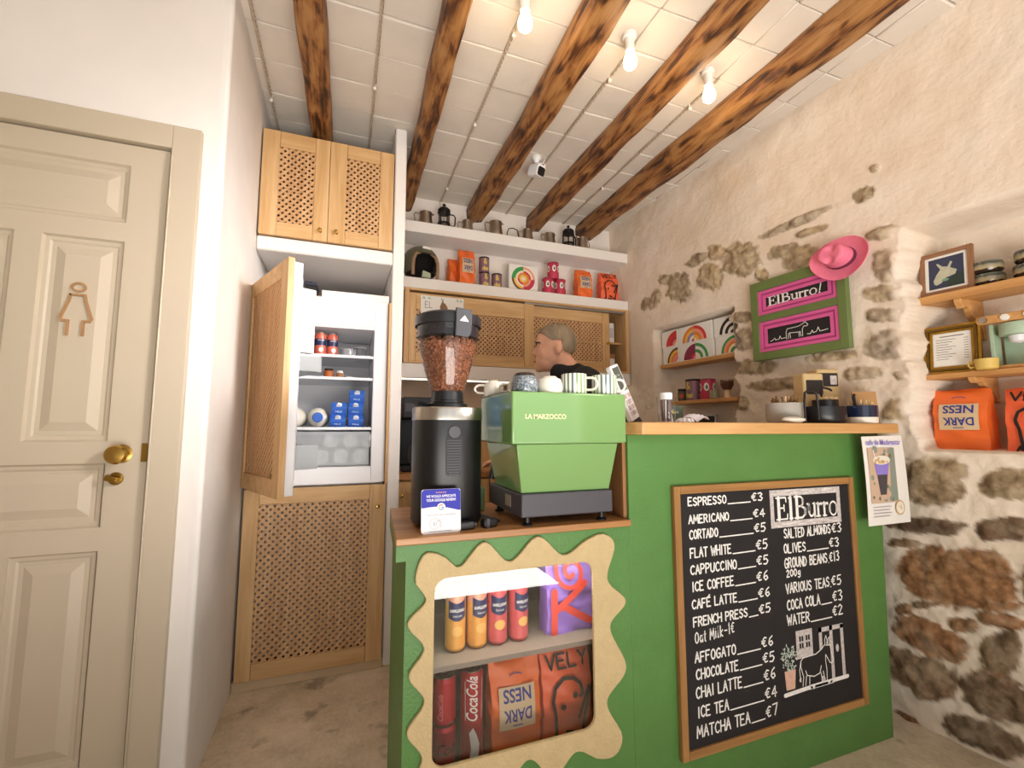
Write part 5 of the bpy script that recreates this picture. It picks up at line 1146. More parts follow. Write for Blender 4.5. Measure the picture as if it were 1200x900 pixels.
q = MB(KS); q.lathe([(.032, 1.115), (.034, 1.151)], c=(.56, 1.60, 0), n=20).build('group_head', STEEL, t)
q = MB(KS); q.tube([(.80, 1.60, 1.15), (.815, 1.615, 1.10), (.82, 1.62, 1.0)], .006, 8).build('steam_wand', STEEL, t)
for sx in (.474, .872): MB(KS).tube([(sx, 1.30, 1.3125), (sx, 1.30, 1.3155), (sx, 1.59, 1.3155), (sx, 1.59, 1.3125)], .003, 6).build('cup_rail', STEEL, t)
CZ = 1.3082
def on_top(x, y): return (x*.9567, y*.9567, CZ)
def mug_handle(q, r, z0, z1, a=0.0, th=.0042, out=.034):
    ca, sa = math.cos(a), math.sin(a)
    zc, hz = (z0+z1)/2, (z1-z0)/2; P_ = [(-.002, z1)]+[(out*.35+out*.65*max(0, math.cos(t))**.8, zc+hz*math.sin(t)) for t in [PI/2-PI*i/14 for i in range(15)]]+[(-.002, z0)]
    return q.tube([((r+o)*ca, (r+o)*sa, z) for o, z in P_], th, 8)
first = None
for x, y, rz, lab in [(.500, 1.535, PI*.9, 'cream cup upside down at the back left corner of the coffee machine'), (.560, 1.455, PI*.75, 'cream cup upside down between the left cup and the speckled bowl')]:
    if first is None:
        first = t = thing('cream_cup', lab, 'cup', on_top(x, y), rz, 'cream cups on the coffee machine'); MB().lathe([(.034, 0), (.036, .003), (.035, .03), (.028, .050), (.018, .054), (.0175, .057), (.015, .057), (0, .054)], n=28).build('cup_body', CERAM, t); mug_handle(MB(), .033, .012, .040).build('cup_handle', CERAM, t)
    else: dup(first, on_top(x, y), rz, lab)
def spk():
    m, N, L, p = nt('speckled_grey'); p.inputs['Roughness'].default_value = .15; p.inputs['Coat Weight'].default_value = .4
    tc = N.new('ShaderNodeTexCoord'); n = N.new('ShaderNodeTexNoise'); n.inputs['Scale'].default_value = 160; n.inputs['Detail'].default_value = 3; L.new(tc.outputs['Object'], n.inputs['Vector'])
    r = N.new('ShaderNodeValToRGB'); L.new(n.outputs['Fac'], r.inputs[0]); e = r.color_ramp.elements; e[0].position = .45; e[0].color = lin('#56606a'); e[1].position = .55; e[1].color = lin('#8e979c'); L.new(r.outputs[0], p.inputs['Base Color']); return m
t = thing('speckled_cup', 'grey speckled cup upside down with a brown foot on the coffee machine', 'cup', on_top(.536, 1.328)); MB().lathe([(.040, 0), (.044, .012), (.043, .032), (.037, .048), (.032, .053)], n=32).build('cup_body', spk(), t); MB().lathe([(.034, .053), (.030, .060), (.022, .063), (.021, .060), (0, .059)], n=32).build('cup_foot', mat('cup_brown', '#3a2a22', .25, var=.3, vs=50), t)
tag(MB().lathe([(.040, 0), (.043, .010), (.042, .030), (.036, .045), (.024, .051), (.022, .054), (.018, .051), (0, .051)], n=32).build('white_bowl', CERAM, loc=on_top(.624, 1.328)), 'plain cream bowl upside down between the speckled cup and the striped mugs', 'bowl')
def stripes():
    m, N, L, p = nt('striped_glaze'); p.inputs['Roughness'].default_value = .2; p.inputs['Coat Weight'].default_value = .3
    tc = N.new('ShaderNodeTexCoord'); sx = N.new('ShaderNodeSeparateXYZ'); L.new(tc.outputs['Object'], sx.inputs[0])
    at = N.new('ShaderNodeMath'); at.operation = 'ARCTAN2'; L.new(sx.outputs['Y'], at.inputs[0]); L.new(sx.outputs['X'], at.inputs[1])
    mu = N.new('ShaderNodeMath'); mu.operation = 'MULTIPLY'; mu.inputs[1].default_value = 9/PI; L.new(at.outputs[0], mu.inputs[0])
    fl = N.new('ShaderNodeMath'); fl.operation = 'FLOOR'; L.new(mu.outputs[0], fl.inputs[0]); fr_ = N.new('ShaderNodeMath'); fr_.operation = 'FRACT'; L.new(mu.outputs[0], fr_.inputs[0])
    wn = N.new('ShaderNodeTexWhiteNoise'); wn.noise_dimensions = '1D'; L.new(fl.outputs[0], wn.inputs['W'])
    r = N.new('ShaderNodeValToRGB'); r.color_ramp.interpolation = 'CONSTANT'; L.new(wn.outputs['Value'], r.inputs[0]); e = r.color_ramp.elements; e[0].position = 0; e[0].color = lin('#8fa46a'); e[1].position = .4; e[1].color = lin('#6f7d7c'); k = e.new(.75); k.color = lin('#a9b98b')
    g = N.new('ShaderNodeMath'); g.operation = 'GREATER_THAN'; g.inputs[1].default_value = .52; L.new(fr_.outputs[0], g.inputs[0])
    x = N.new('ShaderNodeMixRGB'); L.new(g.outputs[0], x.inputs[0]); x.inputs[1].default_value = lin('#f1efe6'); L.new(r.outputs[0], x.inputs[2]); L.new(x.outputs[0], p.inputs['Base Color']); return m
STR = stripes(); first = None
for x, y, rz, lab in [(.712, 1.325, -.7, 'green and grey striped mug beside the cream bowl on the coffee machine'), (.825, 1.322, -.15, 'green and grey striped mug at the right end of the coffee machine')]:
    if first is None:
        first = t = thing('striped_mug', lab, 'mug', on_top(x, y), rz, 'striped mugs'); MB().lathe([(.040, 0), (.042, .003), (.042, .063), (.040, .065), (.0385, .063), (.0385, .006), (0, .006)], n=40).build('mug_body', STR, t); mug_handle(MB(), .042, .012, .052, 0, .0042, .034).build('mug_handle', CERAM, t)
    else: dup(first, on_top(x, y), rz, lab)
for o_ in list(C.objects):
    if o_.parent is None and o_.get('category') in ('cup', 'bowl', 'mug'): o_.scale = (.9567, .9567, .9567)
t = thing('knock_box', 'small green box with red lids between the grinder and the coffee machine', 'box', (.447, 1.60, LOWZ)); MB().box(-.028, .028, -.05, .05, 0, .082).build('box_body', mat('box_green', '#7a9a63', .4), t, bevel=.005); MB().lathe([(.016, .0825), (.016, .092), (0, .093)], c=(-.008, -.025, 0), n=16).lathe([(.016, .0825), (.016, .092), (0, .093)], c=(.006, .02, 0), n=16).build('box_lid', mat('lid_red', '#8a3b35', .5), t)

# ================================================================== on the bar top
t = thing('payment_terminal', 'white payment terminal with a grey screen leaning at the left end of the bar', 'payment terminal', (1.000, 1.40, BZ))
Lv = Vector((-.088, .02, .216)).normalized(); Wv = Vector((.85, .50, .10)); Wv = (Wv-Lv*Wv.dot(Lv)).normalized(); Mt = F((0, 0, .012), Wv, Lv)
MB(Mt).prism(rrect(-.037, .037, 0, .215, .008), -.012, .008).build('terminal_body', WHITEP, t, bevel=.003)
q = MB(Mt); q.mat(0).flat([(-.029, .112), (.029, .112), (.029, .205), (-.029, .205)], .0086); q.mat(1); text(q, 'Total', 0, .170, .008, None, 'C', .009); text(q, 'Ready', 0, .157, .008, None, 'C', .009)
q.draw('screen', [mat('screen_grey', '#59625a', .25), mat('screen_text', '#b5beb0', .5)], t)
for r_ in range(4):
    for c_ in range(3): MB(Mt).prism(rrect(-.027+c_*.019, -.012+c_*.019, .018+r_*.022, .034+r_*.022, .003), .0083, .0105).build('key', mat('key_rose', '#c9a8a2', .5) if (r_+c_) % 2 else mat('key_grey', '#d5d0ce', .5), t)
MB().hexa([(-.015, .005, 0), (.045, .005, 0), (.045, .075, 0), (-.015, .075, 0)], [(-.010, .02, .02), (.040, .02, .02), (.03, .07, .075), (-.02, .07, .075)]).build('terminal_stand', BLACKP, t, bevel=.003)
t = thing('straw_glass', 'ribbed glass holding dark sticks and a white lid, beside the payment terminal', 'glass', (1.055, 1.29, BZ))
n = 40; hp2 = [(.026, .001), (.028, .012), (.033, .085), (.0335, .09)]
vs = [((r+.0008*math.cos(i*PI/2))*math.cos(2*PI*i/n), (r+.0008*math.cos(i*PI/2))*math.sin(2*PI*i/n), z) for r, z in hp2 for i in range(n)]; fs = [(j*n+i, j*n+(i+1) % n, (j+1)*n+(i+1) % n, (j+1)*n+i) for j in range(3) for i in range(n)]+[tuple(range(n))]
MB().add(vs, fs).build('glass_body', GLASS, t); MB().lathe([(.020, .080), (.021, .100), (.019, .104), (0, .104)], n=24).build('white_cap', WHITEP, t)
for k in range(14):
    a = k*2.4; r = .006+.014*((k*7) % 10)/10; MB().tube([(r*.9*math.cos(a), r*.9*math.sin(a), .004), (r*1.15*math.cos(a+.2), r*1.15*math.sin(a+.2), .078)], .0028, 6).build('stick', mat('stick_mauve', '#6d5657', .5) if k % 3 else STEEL, t)
SHELL = mat('shell_white', '#e6e1e6', .35, var=.05, vs=40)
def shell_thing(label, loc, s, rz, tilt):
    t = MB(RX(tilt)); n = 20; m = 10; vs = []; fs = []
    for j in range(m+1):
        for i in range(n+1):
            a = -1.25+2.5*i/n; r = j/m; rr_ = s*r*(1+.03*math.cos(a*16)); vs.append((rr_*math.sin(a), rr_*math.cos(a)*.9, s*.42*math.sin(min(1, r*1.08)*PI*.5+.0)*(1-r**3)+.002*math.cos(a*16)*r))
    for j in range(m):
        for i in range(n): b = j*(n+1)+i; fs.append((b, b+1, b+n+2, b+n+1))
    o = t.add(vs, fs).build('sea_shell', SHELL, loc=loc, rot=(0, 0, rz)); s_ = o.modifiers.new('thick', 'SOLIDIFY'); s_.thickness = .003; return tag(o, label, 'shell', 'white shells on the bar')
shell_thing('white sea shell lying flat on the bar beside the ribbed glass', (1.115, 1.255, BZ+.002), .045, 1.6, 0.0)
shell_thing('white sea shell tilted on edge in front of the small dark card', (1.165, 1.265, BZ+.003), .052, -.3, .55)
t = thing('folded_card', 'small folded dark green card standing behind the white shells', 'card', (1.145, 1.35, BZ), -.25); MB().hexa([(-.034, .012, 0), (.034, .012, 0), (.034, .014, 0), (-.034, .014, 0)], [(-.034, -.012+.02, .062), (.034, -.012+.02, .062), (.034, -.01+.02, .062), (-.034, -.01+.02, .062)]).build('card_sheet', mat('card_moss', '#4e5a48', .6), t); q = MB(front(0, .0075, 0)); text(q, 'Tips', 0, .036, .012, None, 'C'); q.draw('card_print', PAPER, t)
t = thing('paper_packet', 'crumpled white and yellow paper packet behind the shells on the bar', 'packet', (1.085, 1.33, BZ)); MB().hexa([(-.022, -.012, 0), (.024, -.014, 0), (.022, .014, 0), (-.02, .012, 0)], [(-.006, -.008, .070), (.012, -.006, .066), (.013, .004, .068), (-.004, .004, .072)]).build('packet_body', PAPER, t, bevel=.004); MB().tube([(-.02, -.0145, .040), (.0, -.016, .044), (.022, -.0145, .034)], .003, 6).build('packet_band', mat('band_yellow', '#e8d05a', .5), t)
def bowl(name, label, cat, loc, r, h, m, taper=.85, base=None):
    t = thing(name, label, cat, loc); MB().lathe([(r*taper, 0), (r*.97, h*.15), (r, h*.5), (r, h), (r*.94, h), (r*.93, h*.5), (r*.8, h*.25), (0, h*.22)], n=40).build('bowl_body', m, t); return t
CEM = mat('cement_grey', '#a9a49b', .6, var=.06, vs=14)
t = bowl('cement_bowl', 'grey cement bowl full of brown sugar sticks on the bar', 'bowl', (1.650, 1.315, BZ), .066, .080, CEM)
for k in range(26):
    a = k*2.399; r = .052*math.sqrt((k+.5)/26); MB().tube([(r*.7*math.cos(a), r*.7*math.sin(a), .022), (r*1.0*math.cos(a)+R.uniform(-.008, .008), r*1.0*math.sin(a)+R.uniform(-.008, .008), .098+R.uniform(-.01, .014))], .0035, 5).build('sugar_stick', mat('sugar_brown', '#8a6236', .6, var=.2, vs=60) if k % 4 else SAND, t)
tag(MB().tube([(-.026, 0, .001), (-.027, 0, .08), (-.022, 0, .118), (-.012, 0, .124), (.024, .0, .122), (.034, 0, .112), (.038, 0, .012)], .0042, 8).build('black_tongs', BLACKP, loc=(1.690, 1.235, BZ), rot=(0, 0, -.12)), 'black metal tongs arching between the grey and black bowls', 'tongs')
tag(MB().lathe([(0, 0), (.03, .002), (.046, .010), (.044, .017), (.03, .023), (0, .025)], n=32, ex=1.12, ey=.7).build('white_pebble', CERAM, loc=(1.596, 1.235, BZ)), 'smooth white pebble in front of the grey cement bowl', 'pebble')
t = bowl('black_bowl', 'wide low black bowl at the front of the bar', 'bowl', (1.845, 1.305, BZ), .088, .068, BLACKP, .9)
t = bowl('black_bowl', 'black bowl of chopped nuts behind the wide black bowl', 'bowl', (1.990, 1.385, BZ), .050, .104, BLACKP, .8)
NUT = mat('nut_cream', '#dcc08f', .6, var=.1, vs=40); q = MB()
q.lathe([(0, .094), (.046, .096), (.034, .110), (0, .118)], n=24)
for k in range(150):
    a = R.uniform(0, 2*PI); r = .044*math.sqrt(R.random()); q.M = T((r*math.cos(a), r*math.sin(a), .104+.014*(1-r/.052)+R.uniform(0, .006))) @ RZ(a*3); q.box(-.004, .004, -.003, .003, -.003, .003)
q.M = Matrix.Identity(4); o = q.build('chopped_nuts', NUT, t); o['kind'] = 'stuff'
MB().tube([(-.02, 0, .115), (-.022, 0, .150), (-.010, 0, .160), (.03, .0, .155), (.045, 0, .148)], .005, 8).build('scoop_handle', BLACKP, t)
CRM = mat('bottle_cream', '#d8bd8b', .5, var=.05); LBLK = mat('label_black', '#2a2526', .5)
t = thing('cream_canister', 'cream canister with a plain dark label behind the black tongs', 'canister', (2.020, 1.480, BZ), -.35); MB().box(-.047, .047, -.04, .04, 0, .232).build('canister_body', CRM, t, bevel=.010, seg=3); q = MB(front(0, -.0408, 0)).prism(rrect(-.036, .040, .135, .200, .004), 0, .0006).build('canister_label', LBLK, t)
t = thing('cream_canister', 'taller cream canister whose dark label has a pale square, at the wall', 'canister', (2.135, 1.490, BZ), -.35); MB().box(-.052, .052, -.04, .04, 0, .258).build('canister_body', CRM, t, bevel=.010, seg=3); q = MB(front(0, -.0408, 0)).prism(rrect(-.050, .042, .175, .238, .004), 0, .0006).build('canister_label', LBLK, t); MB(front(0, -.0415, 0)).prism(rrect(.006, .036, .184, .226, .003), 0, .0006).build('canister_sticker', CHALKG, t)
t = thing('two_tone_bowl', 'navy-topped bowl with a white base at the right end of the bar', 'bowl', (2.030, 1.262, BZ)); MB().lathe([(.050, 0), (.053, .003), (.054, .026)], n=36).build('white_base', CERAM, t); MB().lathe([(.054, .026), (.055, .074), (.051, .074), (.049, .03), (0, .028)], n=36).build('navy_top', mat('navy_glaze', '#1d2742', .2, coat=.4), t)
for k in range(16):
    a = k*2.4; r = .044*math.sqrt((k+.5)/16); MB().tube([(r*.7*math.cos(a), r*.7*math.sin(a), .032), (r*1.08*math.cos(a), r*1.08*math.sin(a), .086+R.uniform(-.006, .012))], .003, 5).build('wooden_stirrer', NUT if k % 2 else SAND, t)
MB().tube([(-.035, 0, .04), (-.044, 0, .11), (-.040, 0, .122)], .006, 8).build('black_spoon', BLACKP, t)
t = thing('kraft_menu', 'plain kraft board standing behind the two-tone bowl against the stone wall', 'board', (2.150, 1.305, BZ), -.42, rot=(-.10, 0, -.42)); MB().box(-.062, .040, -.003, .003, 0, .142).build('board_body', mat('kraft_board', '#b98d5c', .7), t, bevel=.001)
# ================================================================== right wall: sign, hat, shelves in the recesses
RW = -math.atan2(1, .07)                 # turns a thing to face out of the right wall
def wp(y, off, z): return (xw(y)+off, y, z)
SGREEN = mat('sign_olive', '#687a42', .45, var=.06, bump=.08, bs=90)
t = thing('shop_sign', 'olive and pink panelled shop sign with a donkey drawing on the stone wall', 'sign', wp(1.888, -.010, 1.574), RW); sw_, sh_ = .497, .442
MB().box(0, sw_, -.018, 0, 0, sh_).box(0, .042, -.034, -.0182, 0, sh_).box(.457, sw_, -.034, -.0182, 0, sh_).box(.0422, .4568, -.034, -.0182, 0, .043).box(.0422, .4568, -.034, -.0182, .212, .250).box(.0422, .4568, -.034, -.0182, .388, sh_).build('sign_board', SGREEN, t, bevel=.002)
for z0, z1, nm in ((.044, .211, 'lower'), (.251, .387, 'upper')):
    q = MB(front(0, -.0185, 0)); a, b = .043, .456
    for k, (i0, i1, w0) in enumerate(((0, .016, .010), (.0162, .026, .004), (.0262, .042, .007))):
        q.mat(k % 2); q.ring([(a+i0, z0+i0), (b-i0, z0+i0), (b-i0, z1-i0), (a+i0, z1-i0)], [(a+i1, z0+i1), (b-i1, z0+i1), (b-i1, z1-i1), (a+i1, z1-i1)], 0, w0)
    o = q.build('pink_moulding', [PINK, PINKD], t)
    MB(front(0, -.0184, 0)).prism([(a+.043, z0+.043), (b-.043, z0+.043), (b-.043, z1-.043), (a+.043, z1-.043)], 0, .003).build('black_panel', INK, o)
q = MB(front(0, -.0217, 0)); serif(q, .098, .296, .048, .262, 0, True); q.draw('shop_lettering', CHALK, t)
q = MB(front(0, -.0217, 0)); c_ = .0032
for pl in ([(.19, .095), (.19, .13), (.196, .148), (.255, .150), (.278, .158), (.292, .166), (.296, .178)], [(.286, .168), (.285, .180)], [(.292, .166), (.306, .150), (.300, .143), (.284, .146), (.276, .130), (.276, .096)], [(.20, .096), (.202, .12), (.21, .125), (.212, .096)], [(.258, .096), (.258, .118), (.264, .122), (.268, .096)], [(.212, .124), (.255, .120)],
           [(.10, .098), (.115, .103), (.125, .112), (.13, .100), (.15, .103), (.155, .118), (.162, .102), (.185, .104)], [(.30, .102), (.315, .100), (.325, .116), (.33, .102), (.345, .106), (.355, .126), (.362, .104), (.385, .106), (.40, .108)]): q.stroke(pl, c_)
q.draw('donkey_drawing', CHALK, t)
# pink hat
HATP = mat('hat_pink', '#ee7d9a', .75, var=.05, vs=60, bump=.1, bs=300)
t = thing('pink_hat', 'pink cowboy hat with a dark band hung on the top right corner of the sign', 'hat', wp(1.388, -.062, 1.996), rot=(PI/2-.10, .12, RW))
n, m = 48, 10; vs = []; fs = []
for j in range(m+1):
    for i in range(n):
        a = 2*PI*i/n; r = .062+(.122-.062)*j/m; e = 1+.06*math.cos(2*a)
        vs.append((r*math.cos(a)*e, r*math.sin(a)*(.86 if j else .8), (.030*(j/m)**2)*abs(math.cos(a))**2-.004*math.sin(a)*(j/m)))
for j in range(m):
    for i in range(n): fs.append((j*n+i, j*n+(i+1) % n, (j+1)*n+(i+1) % n, (j+1)*n+i))
o = MB().add(vs, fs).build('hat_brim', HATP, t); s = o.modifiers.new('thick', 'SOLIDIFY'); s.thickness = .003; s.offset = 0
vs = []; fs = []; m = 12
for j in range(m+1):
    t_ = j/m
    for i in range(n):
        a = 2*PI*i/n; r = .0635*(1-.16*t_) if t_ < .75 else .0635*.88*math.cos((t_-.75)/.25*PI/2)**.6
        z = .085*min(1, t_/.75)+(.010*math.sin((t_-.75)/.25*PI/2) if t_ > .75 else 0)
        x, y = r*math.cos(a)*1.05, r*math.sin(a)*.82
        z -= .026*math.exp(-(x/.020)**2)*max(0, (t_-.55)/.45)*(1 if y > -.045 else .6)
        vs.append((x, y, z))
for j in range(m):
    for i in range(n): fs.append((j*n+i, j*n+(i+1) % n, (j+1)*n+(i+1) % n, (j+1)*n+i))
fs.append(tuple(m*n+i for i in range(n))); MB().add(vs, fs).build('hat_crown', HATP, t, smooth=60)
MB().lathe([(.0640, .003), (.0645, .006), (.0628, .022), (.061, .023)], n=44, ex=1.055, ey=.825).build('hat_band', mat('band_plum', '#6b2b45', .6), t)
q = MB()
text(q, 'El Burro', 0, .006, .010, .058, 'C', 0, bold=.02, post=lambda u, v, w: (.0665*math.sin(u/.066), -.0552*math.cos(u/.066), v)); q.draw('band_lettering', mat('thread_pink', '#c86f8c', .7), t)

SHP = wood('shelf_pine', '#d7a366', '#b9834a', 1)
def plank(label, y0, y1, o0, o1, z0, z1):
    return tag(MB(T((-xw(y0), -y0, -z0))).hexa([(xw(y0)+o0, y0, z0), (xw(y1)+o0, y1, z0), (xw(y1)+o1, y1, z0), (xw(y0)+o1, y0, z0)], [(xw(y0)+o0, y0, z1), (xw(y1)+o0, y1, z1), (xw(y1)+o1, y1, z1), (xw(y0)+o1, y0, z1)]).build('recess_shelf', SHP, bevel=.003, loc=(xw(y0), y0, z0)), label, 'shelf', 'wooden shelves in the wall recesses')
plank('upper pine shelf in the small wall recess, under the printed boxes', 2.075, 2.715, .040, .172, 1.636, 1.662)
plank('lower pine shelf in the small wall recess, under the tins and whisk', 2.075, 2.62, .040, .172, 1.366, 1.390)
plank('upper pine shelf in the large wall recess, under the donkey picture', .26, 1.188, .085, .248, 1.730, 1.765)
plank('lower pine shelf in the large wall recess, under the gold frame', .26, 1.188, .085, .248, 1.405, 1.427)
g = 'printed boxes in the wall recess'
rows_ = [(1.785, [('Q', ['red', 'red', 'crimson', 'salmon', 'cream'], 'white box with red arches, top row far left in the small recess'), ('Q', ['orange', 'yellow', 'lilac', 'white', 'red'], 'white box with an orange and lilac arch, top row second in the small recess'), ('P', ['red', 'salmon', 'orange', 'yellow', 'cream'], 'white box with a red fan, top row third in the small recess'), ('Q', ['black', 'white', 'black', 'white', 'black'], 'white box with black arches, top row at the stone edge')]),
         (1.6625, [('Q', ['brown', 'yellow', 'orange', 'salmon', 'pink', 'cream'], 'white box with a brown and yellow arch, bottom row far left in the small recess'), ('Q', ['maroon', 'maroon', 'maroon', 'crimson', 'pink'], 'box with a solid maroon arch, bottom row second in the small recess'), ('P', ['green', 'white', 'green', 'cream', 'white'], 'white box with green arches, bottom row third in the small recess'), ('Q', ['green', 'salmon', 'orange', 'cream', 'green', 'white'], 'white box with a green and salmon arch, bottom row at the stone edge')])]
for z, row in rows_:
    for k, (hf, rings, lab) in enumerate(row):
        y = (2.638, 2.485, 2.332, 2.172)[k]-(.008 if z < 1.7 else 0)
        arc_box(lab, wp(y, .058+(.004 if k % 2 else 0), z), .148, .085, .1215, rings, hf, RW, g)
t = thing('small_jar', 'small dark jar with a red and green label on the lower recess shelf', 'jar', wp(2.557, .085, 1.3905), RW); MB().lathe([(.030, 0), (.033, .004), (.033, .062), (.028, .068)], n=26).build('jar_body', mat('jar_olive', '#5b5a3c', .3), t); MB().lathe([(.031, .068), (.031, .084), (0, .085)], n=26).build('jar_lid', INK, t)
q = MB(); q.mat(0).disc(-.012, .034, .014, w=0).mat(1).disc(.016, .034, .015, w=0); wrapmb(q, wrap(.033)).draw('jar_label', [mat('label_green', '#5d8a4f', .6), mat('label_red', '#cf4a3c', .6)], t)
o = tin('mauve chai tin in the small wall recess', wp(2.464, .092, 1.3905), .038, .112, 'chai', RW); o.scale = (1.32, 1.32, 1.28)
o = tin('red tin with white eye shapes in the small wall recess', wp(2.350, .100, 1.3905), .044, .128, 'red', RW); o.scale = (1.1, 1.1, 1.05)
t = thing('glass_jar', 'clear glass jar of pale tea beside the whisk in the small recess', 'jar', wp(2.276, .075, 1.3905), RW); MB().lathe([(.030, 0), (.032, .004), (.032, .070), (.026, .080), (.026, .088)], n=26).build('jar_glass', GLASS, t); MB().lathe([(0, .003), (.0295, .004), (.0295, .055), (0, .057)], n=22).build('tea_filling', mat('tea_sage', '#a39a78', .7, var=.2, vs=80), t)
t = thing('tea_whisk', 'brown bamboo tea whisk standing on its stub handle in the small recess', 'whisk', wp(2.180, .080, 1.3905), RW); MB().lathe([(.020, 0), (.018, .004), (.018, .045), (.022, .050)], n=18).build('whisk_handle', SAND, t)
q = MB(); q.lathe([(.018, .05), (.030, .068), (.032, .088), (.022, .100), (0, .104)], n=24)
for k in range(70): a = k*2.399; q.tube([(.020*math.cos(a), .020*math.sin(a), .05), (.036*math.cos(a), .036*math.sin(a), .078), (.036*math.cos(a)*R.uniform(.8, 1.1), .036*math.sin(a)*R.uniform(.8, 1.1), .108+R.uniform(-.006, .008))], .0015, 4)
q.build('whisk_tines', mat('whisk_brown', '#6b4430', .7, var=.3, vs=90), t)
t = thing('picture_frame', 'black picture in a thin silver frame standing at the bottom of the small recess', 'frame', wp(2.50, .085, 1.016), RW, rot=(-.06, 0, RW)); MB().box(0, .215, -.010, .006, 0, .012).box(0, .215, -.010, .006, .263, .275).box(0, .012, -.010, .006, .0122, .2628).box(.203, .215, -.010, .006, .0122, .2628).build('frame_moulding', mat('frame_silver', '#b9b6b3', .35, .6), t, bevel=.001); MB().box(.0122, .2028, -.004, .004, .0122, .2628).build('picture', INK, t)
# large recess
t = thing('donkey_picture', 'framed night-blue picture of a pale donkey head on the top recess shelf', 'picture', wp(1.190, .120, 1.7655), RW, rot=(-.10, 0, RW)); a, h = .176, .190
q = MB(); f_ = .017; q.box(0, f_, -.012, .006, 0, h).box(a-f_, a, -.012, .006, 0, h).mat(1).box(f_+.0002, a-f_-.0002, -.012, .006, 0, f_).box(f_+.0002, a-f_-.0002, -.012, .006, h-f_, h).build('frame_moulding', [wood('walnut', '#a07250', '#7b5236', 2), wood('walnut_level', '#a07250', '#7b5236', 0)], t, bevel=.0015)
MB().box(f_+.0003, a-f_-.0003, -.004, .004, f_+.0003, h-f_-.0003).build('picture_mat', PAPER, t)
q = MB(front(0, -.0045, 0)); q.mat(0).flat([(.030, .028), (a-.030, .028), (a-.030, h-.028), (.030, h-.028)]); q.mat(2).flat([(.085, .03), (a-.032, .03), (a-.032, .085), (.11, .075)], .0002)
q.mat(1).flat([(.048, .050), (.056, .044), (.072, .050), (.086, .070), (.118, .078), (.124, .096), (.102, .112), (.110, .134), (.104, .140), (.094, .118), (.078, .122), (.062, .140), (.056, .138), (.070, .112), (.056, .090), (.046, .066)], .0004); q.mat(3).disc(.085, .062, .012, .006, .0005)
q.draw('picture_print', [mat('night_blue', '#2c3350', .5, var=.1), mat('donkey_pale', '#b9b7a2', .7, var=.08, vs=60), mat('night_green', '#25362f', .6), mat('grass_dim', '#6f9c7b', .6)], t)
t = thing('gold_frame', 'ornate gold frame with a printed price list on the lower recess shelf', 'frame', wp(1.200, .118, 1.4275), RW, rot=(-.11, 0, RW)); a, h = .186, .205
q = MB(front(0, 0, 0))
for i0, i1, w0, k in ((0, .010, .010, 0), (.0101, .020, .016, 1), (.0201, .030, .008, 0)): q.mat(k); q.ring([(i0, i0), (a-i0, i0), (a-i0, h-i0), (i0, h-i0)], [(i1, i1), (a-i1, i1), (a-i1, h-i1), (i1, h-i1)], -.004, w0)
q.build('frame_moulding', [mat('gilt', '#a9802e', .35, .8, var=.15, vs=40), mat('gilt_dark', '#6f5522', .4, .7, var=.2, vs=60)], t, bevel=.001)
MB(front(0, 0, 0)).prism([(.0303, .0303), (a-.0303, .0303), (a-.0303, h-.0303), (.0303, h-.0303)], -.003, .002).build('price_sheet', PAPER, t)
q = MB(front(0, -.0025, 0)); text(q, 'PRICE LIST', a/2, .158, .006, .07, 'C') if 0 else q.stroke([(.055, .160), (a-.055, .160)], .004)
for k in range(9): q.stroke([(.042, .146-.0105*k), (.105-.012*(k % 3), .146-.0105*k)], .0022).stroke([(.132, .146-.0105*k), (.145, .146-.0105*k)], .0022)
q.draw('price_lines', mat('type_grey', '#7d7679', .7), t)
def glaze():
    m, N, L, p = nt('banded_glaze'); p.inputs['Roughness'].default_value = .18; p.inputs['Coat Weight'].default_value = .4
    tc = N.new('ShaderNodeTexCoord'); sx = N.new('ShaderNodeSeparateXYZ'); L.new(tc.outputs['Object'], sx.inputs[0]); n = N.new('ShaderNodeTexNoise'); n.inputs['Scale'].default_value = 45; L.new(tc.outputs['Object'], n.inputs['Vector'])
    a = N.new('ShaderNodeMath'); a.operation = 'MULTIPLY_ADD'; a.inputs[1].default_value = .012; L.new(n.outputs['Fac'], a.inputs[0]); L.new(sx.outputs['Z'], a.inputs[2])
    r = N.new('ShaderNodeValToRGB'); d = N.new('ShaderNodeMath'); d.operation = 'MULTIPLY'; d.inputs[1].default_value = 16; L.new(a.outputs[0], d.inputs[0]); L.new(d.outputs[0], r.inputs[0]); e = r.color_ramp.elements
    e[0].position = .34; e[0].color = lin('#2b2019'); e[1].position = .85; e[1].color = lin('#5a6258')
    for ps, cl in ((.44, '#b9a47c'), (.62, '#8d8a72'), (.74, '#3f3a33')): k = e.new(ps); k.color = lin(cl)
    L.new(r.outputs[0], p.inputs['Base Color']); return m
GLZ = glaze(); first = None
for y, z, s, lab in [(.992, 1.7655, 1, 'banded brown glazed bowl, lower one beside the donkey picture'), (.994, 1.8165, 1, 'banded brown glazed bowl stacked beside the donkey picture'), (.868, 1.7655, 1.08, 'banded brown glazed bowl, lower one of the right-hand stack'), (.862, 1.8205, 1.08, 'banded brown glazed bowl stacked on top of the right-hand pile')]:
    if first is None: first = o = tag(MB().lathe([(.034, 0), (.040, .003), (.048, .014), (.050, .040), (.047, .050), (.045, .050), (.046, .016), (0, .008)], n=36).build('glazed_bowl', GLZ, loc=wp(y, .165, z)), lab, 'bowl', 'glazed bowls in the recess')
    else: o = first.copy(); C.objects.link(o); o['label'] = lab; o.location = wp(y, .165, z); o.scale = (s, s, s)
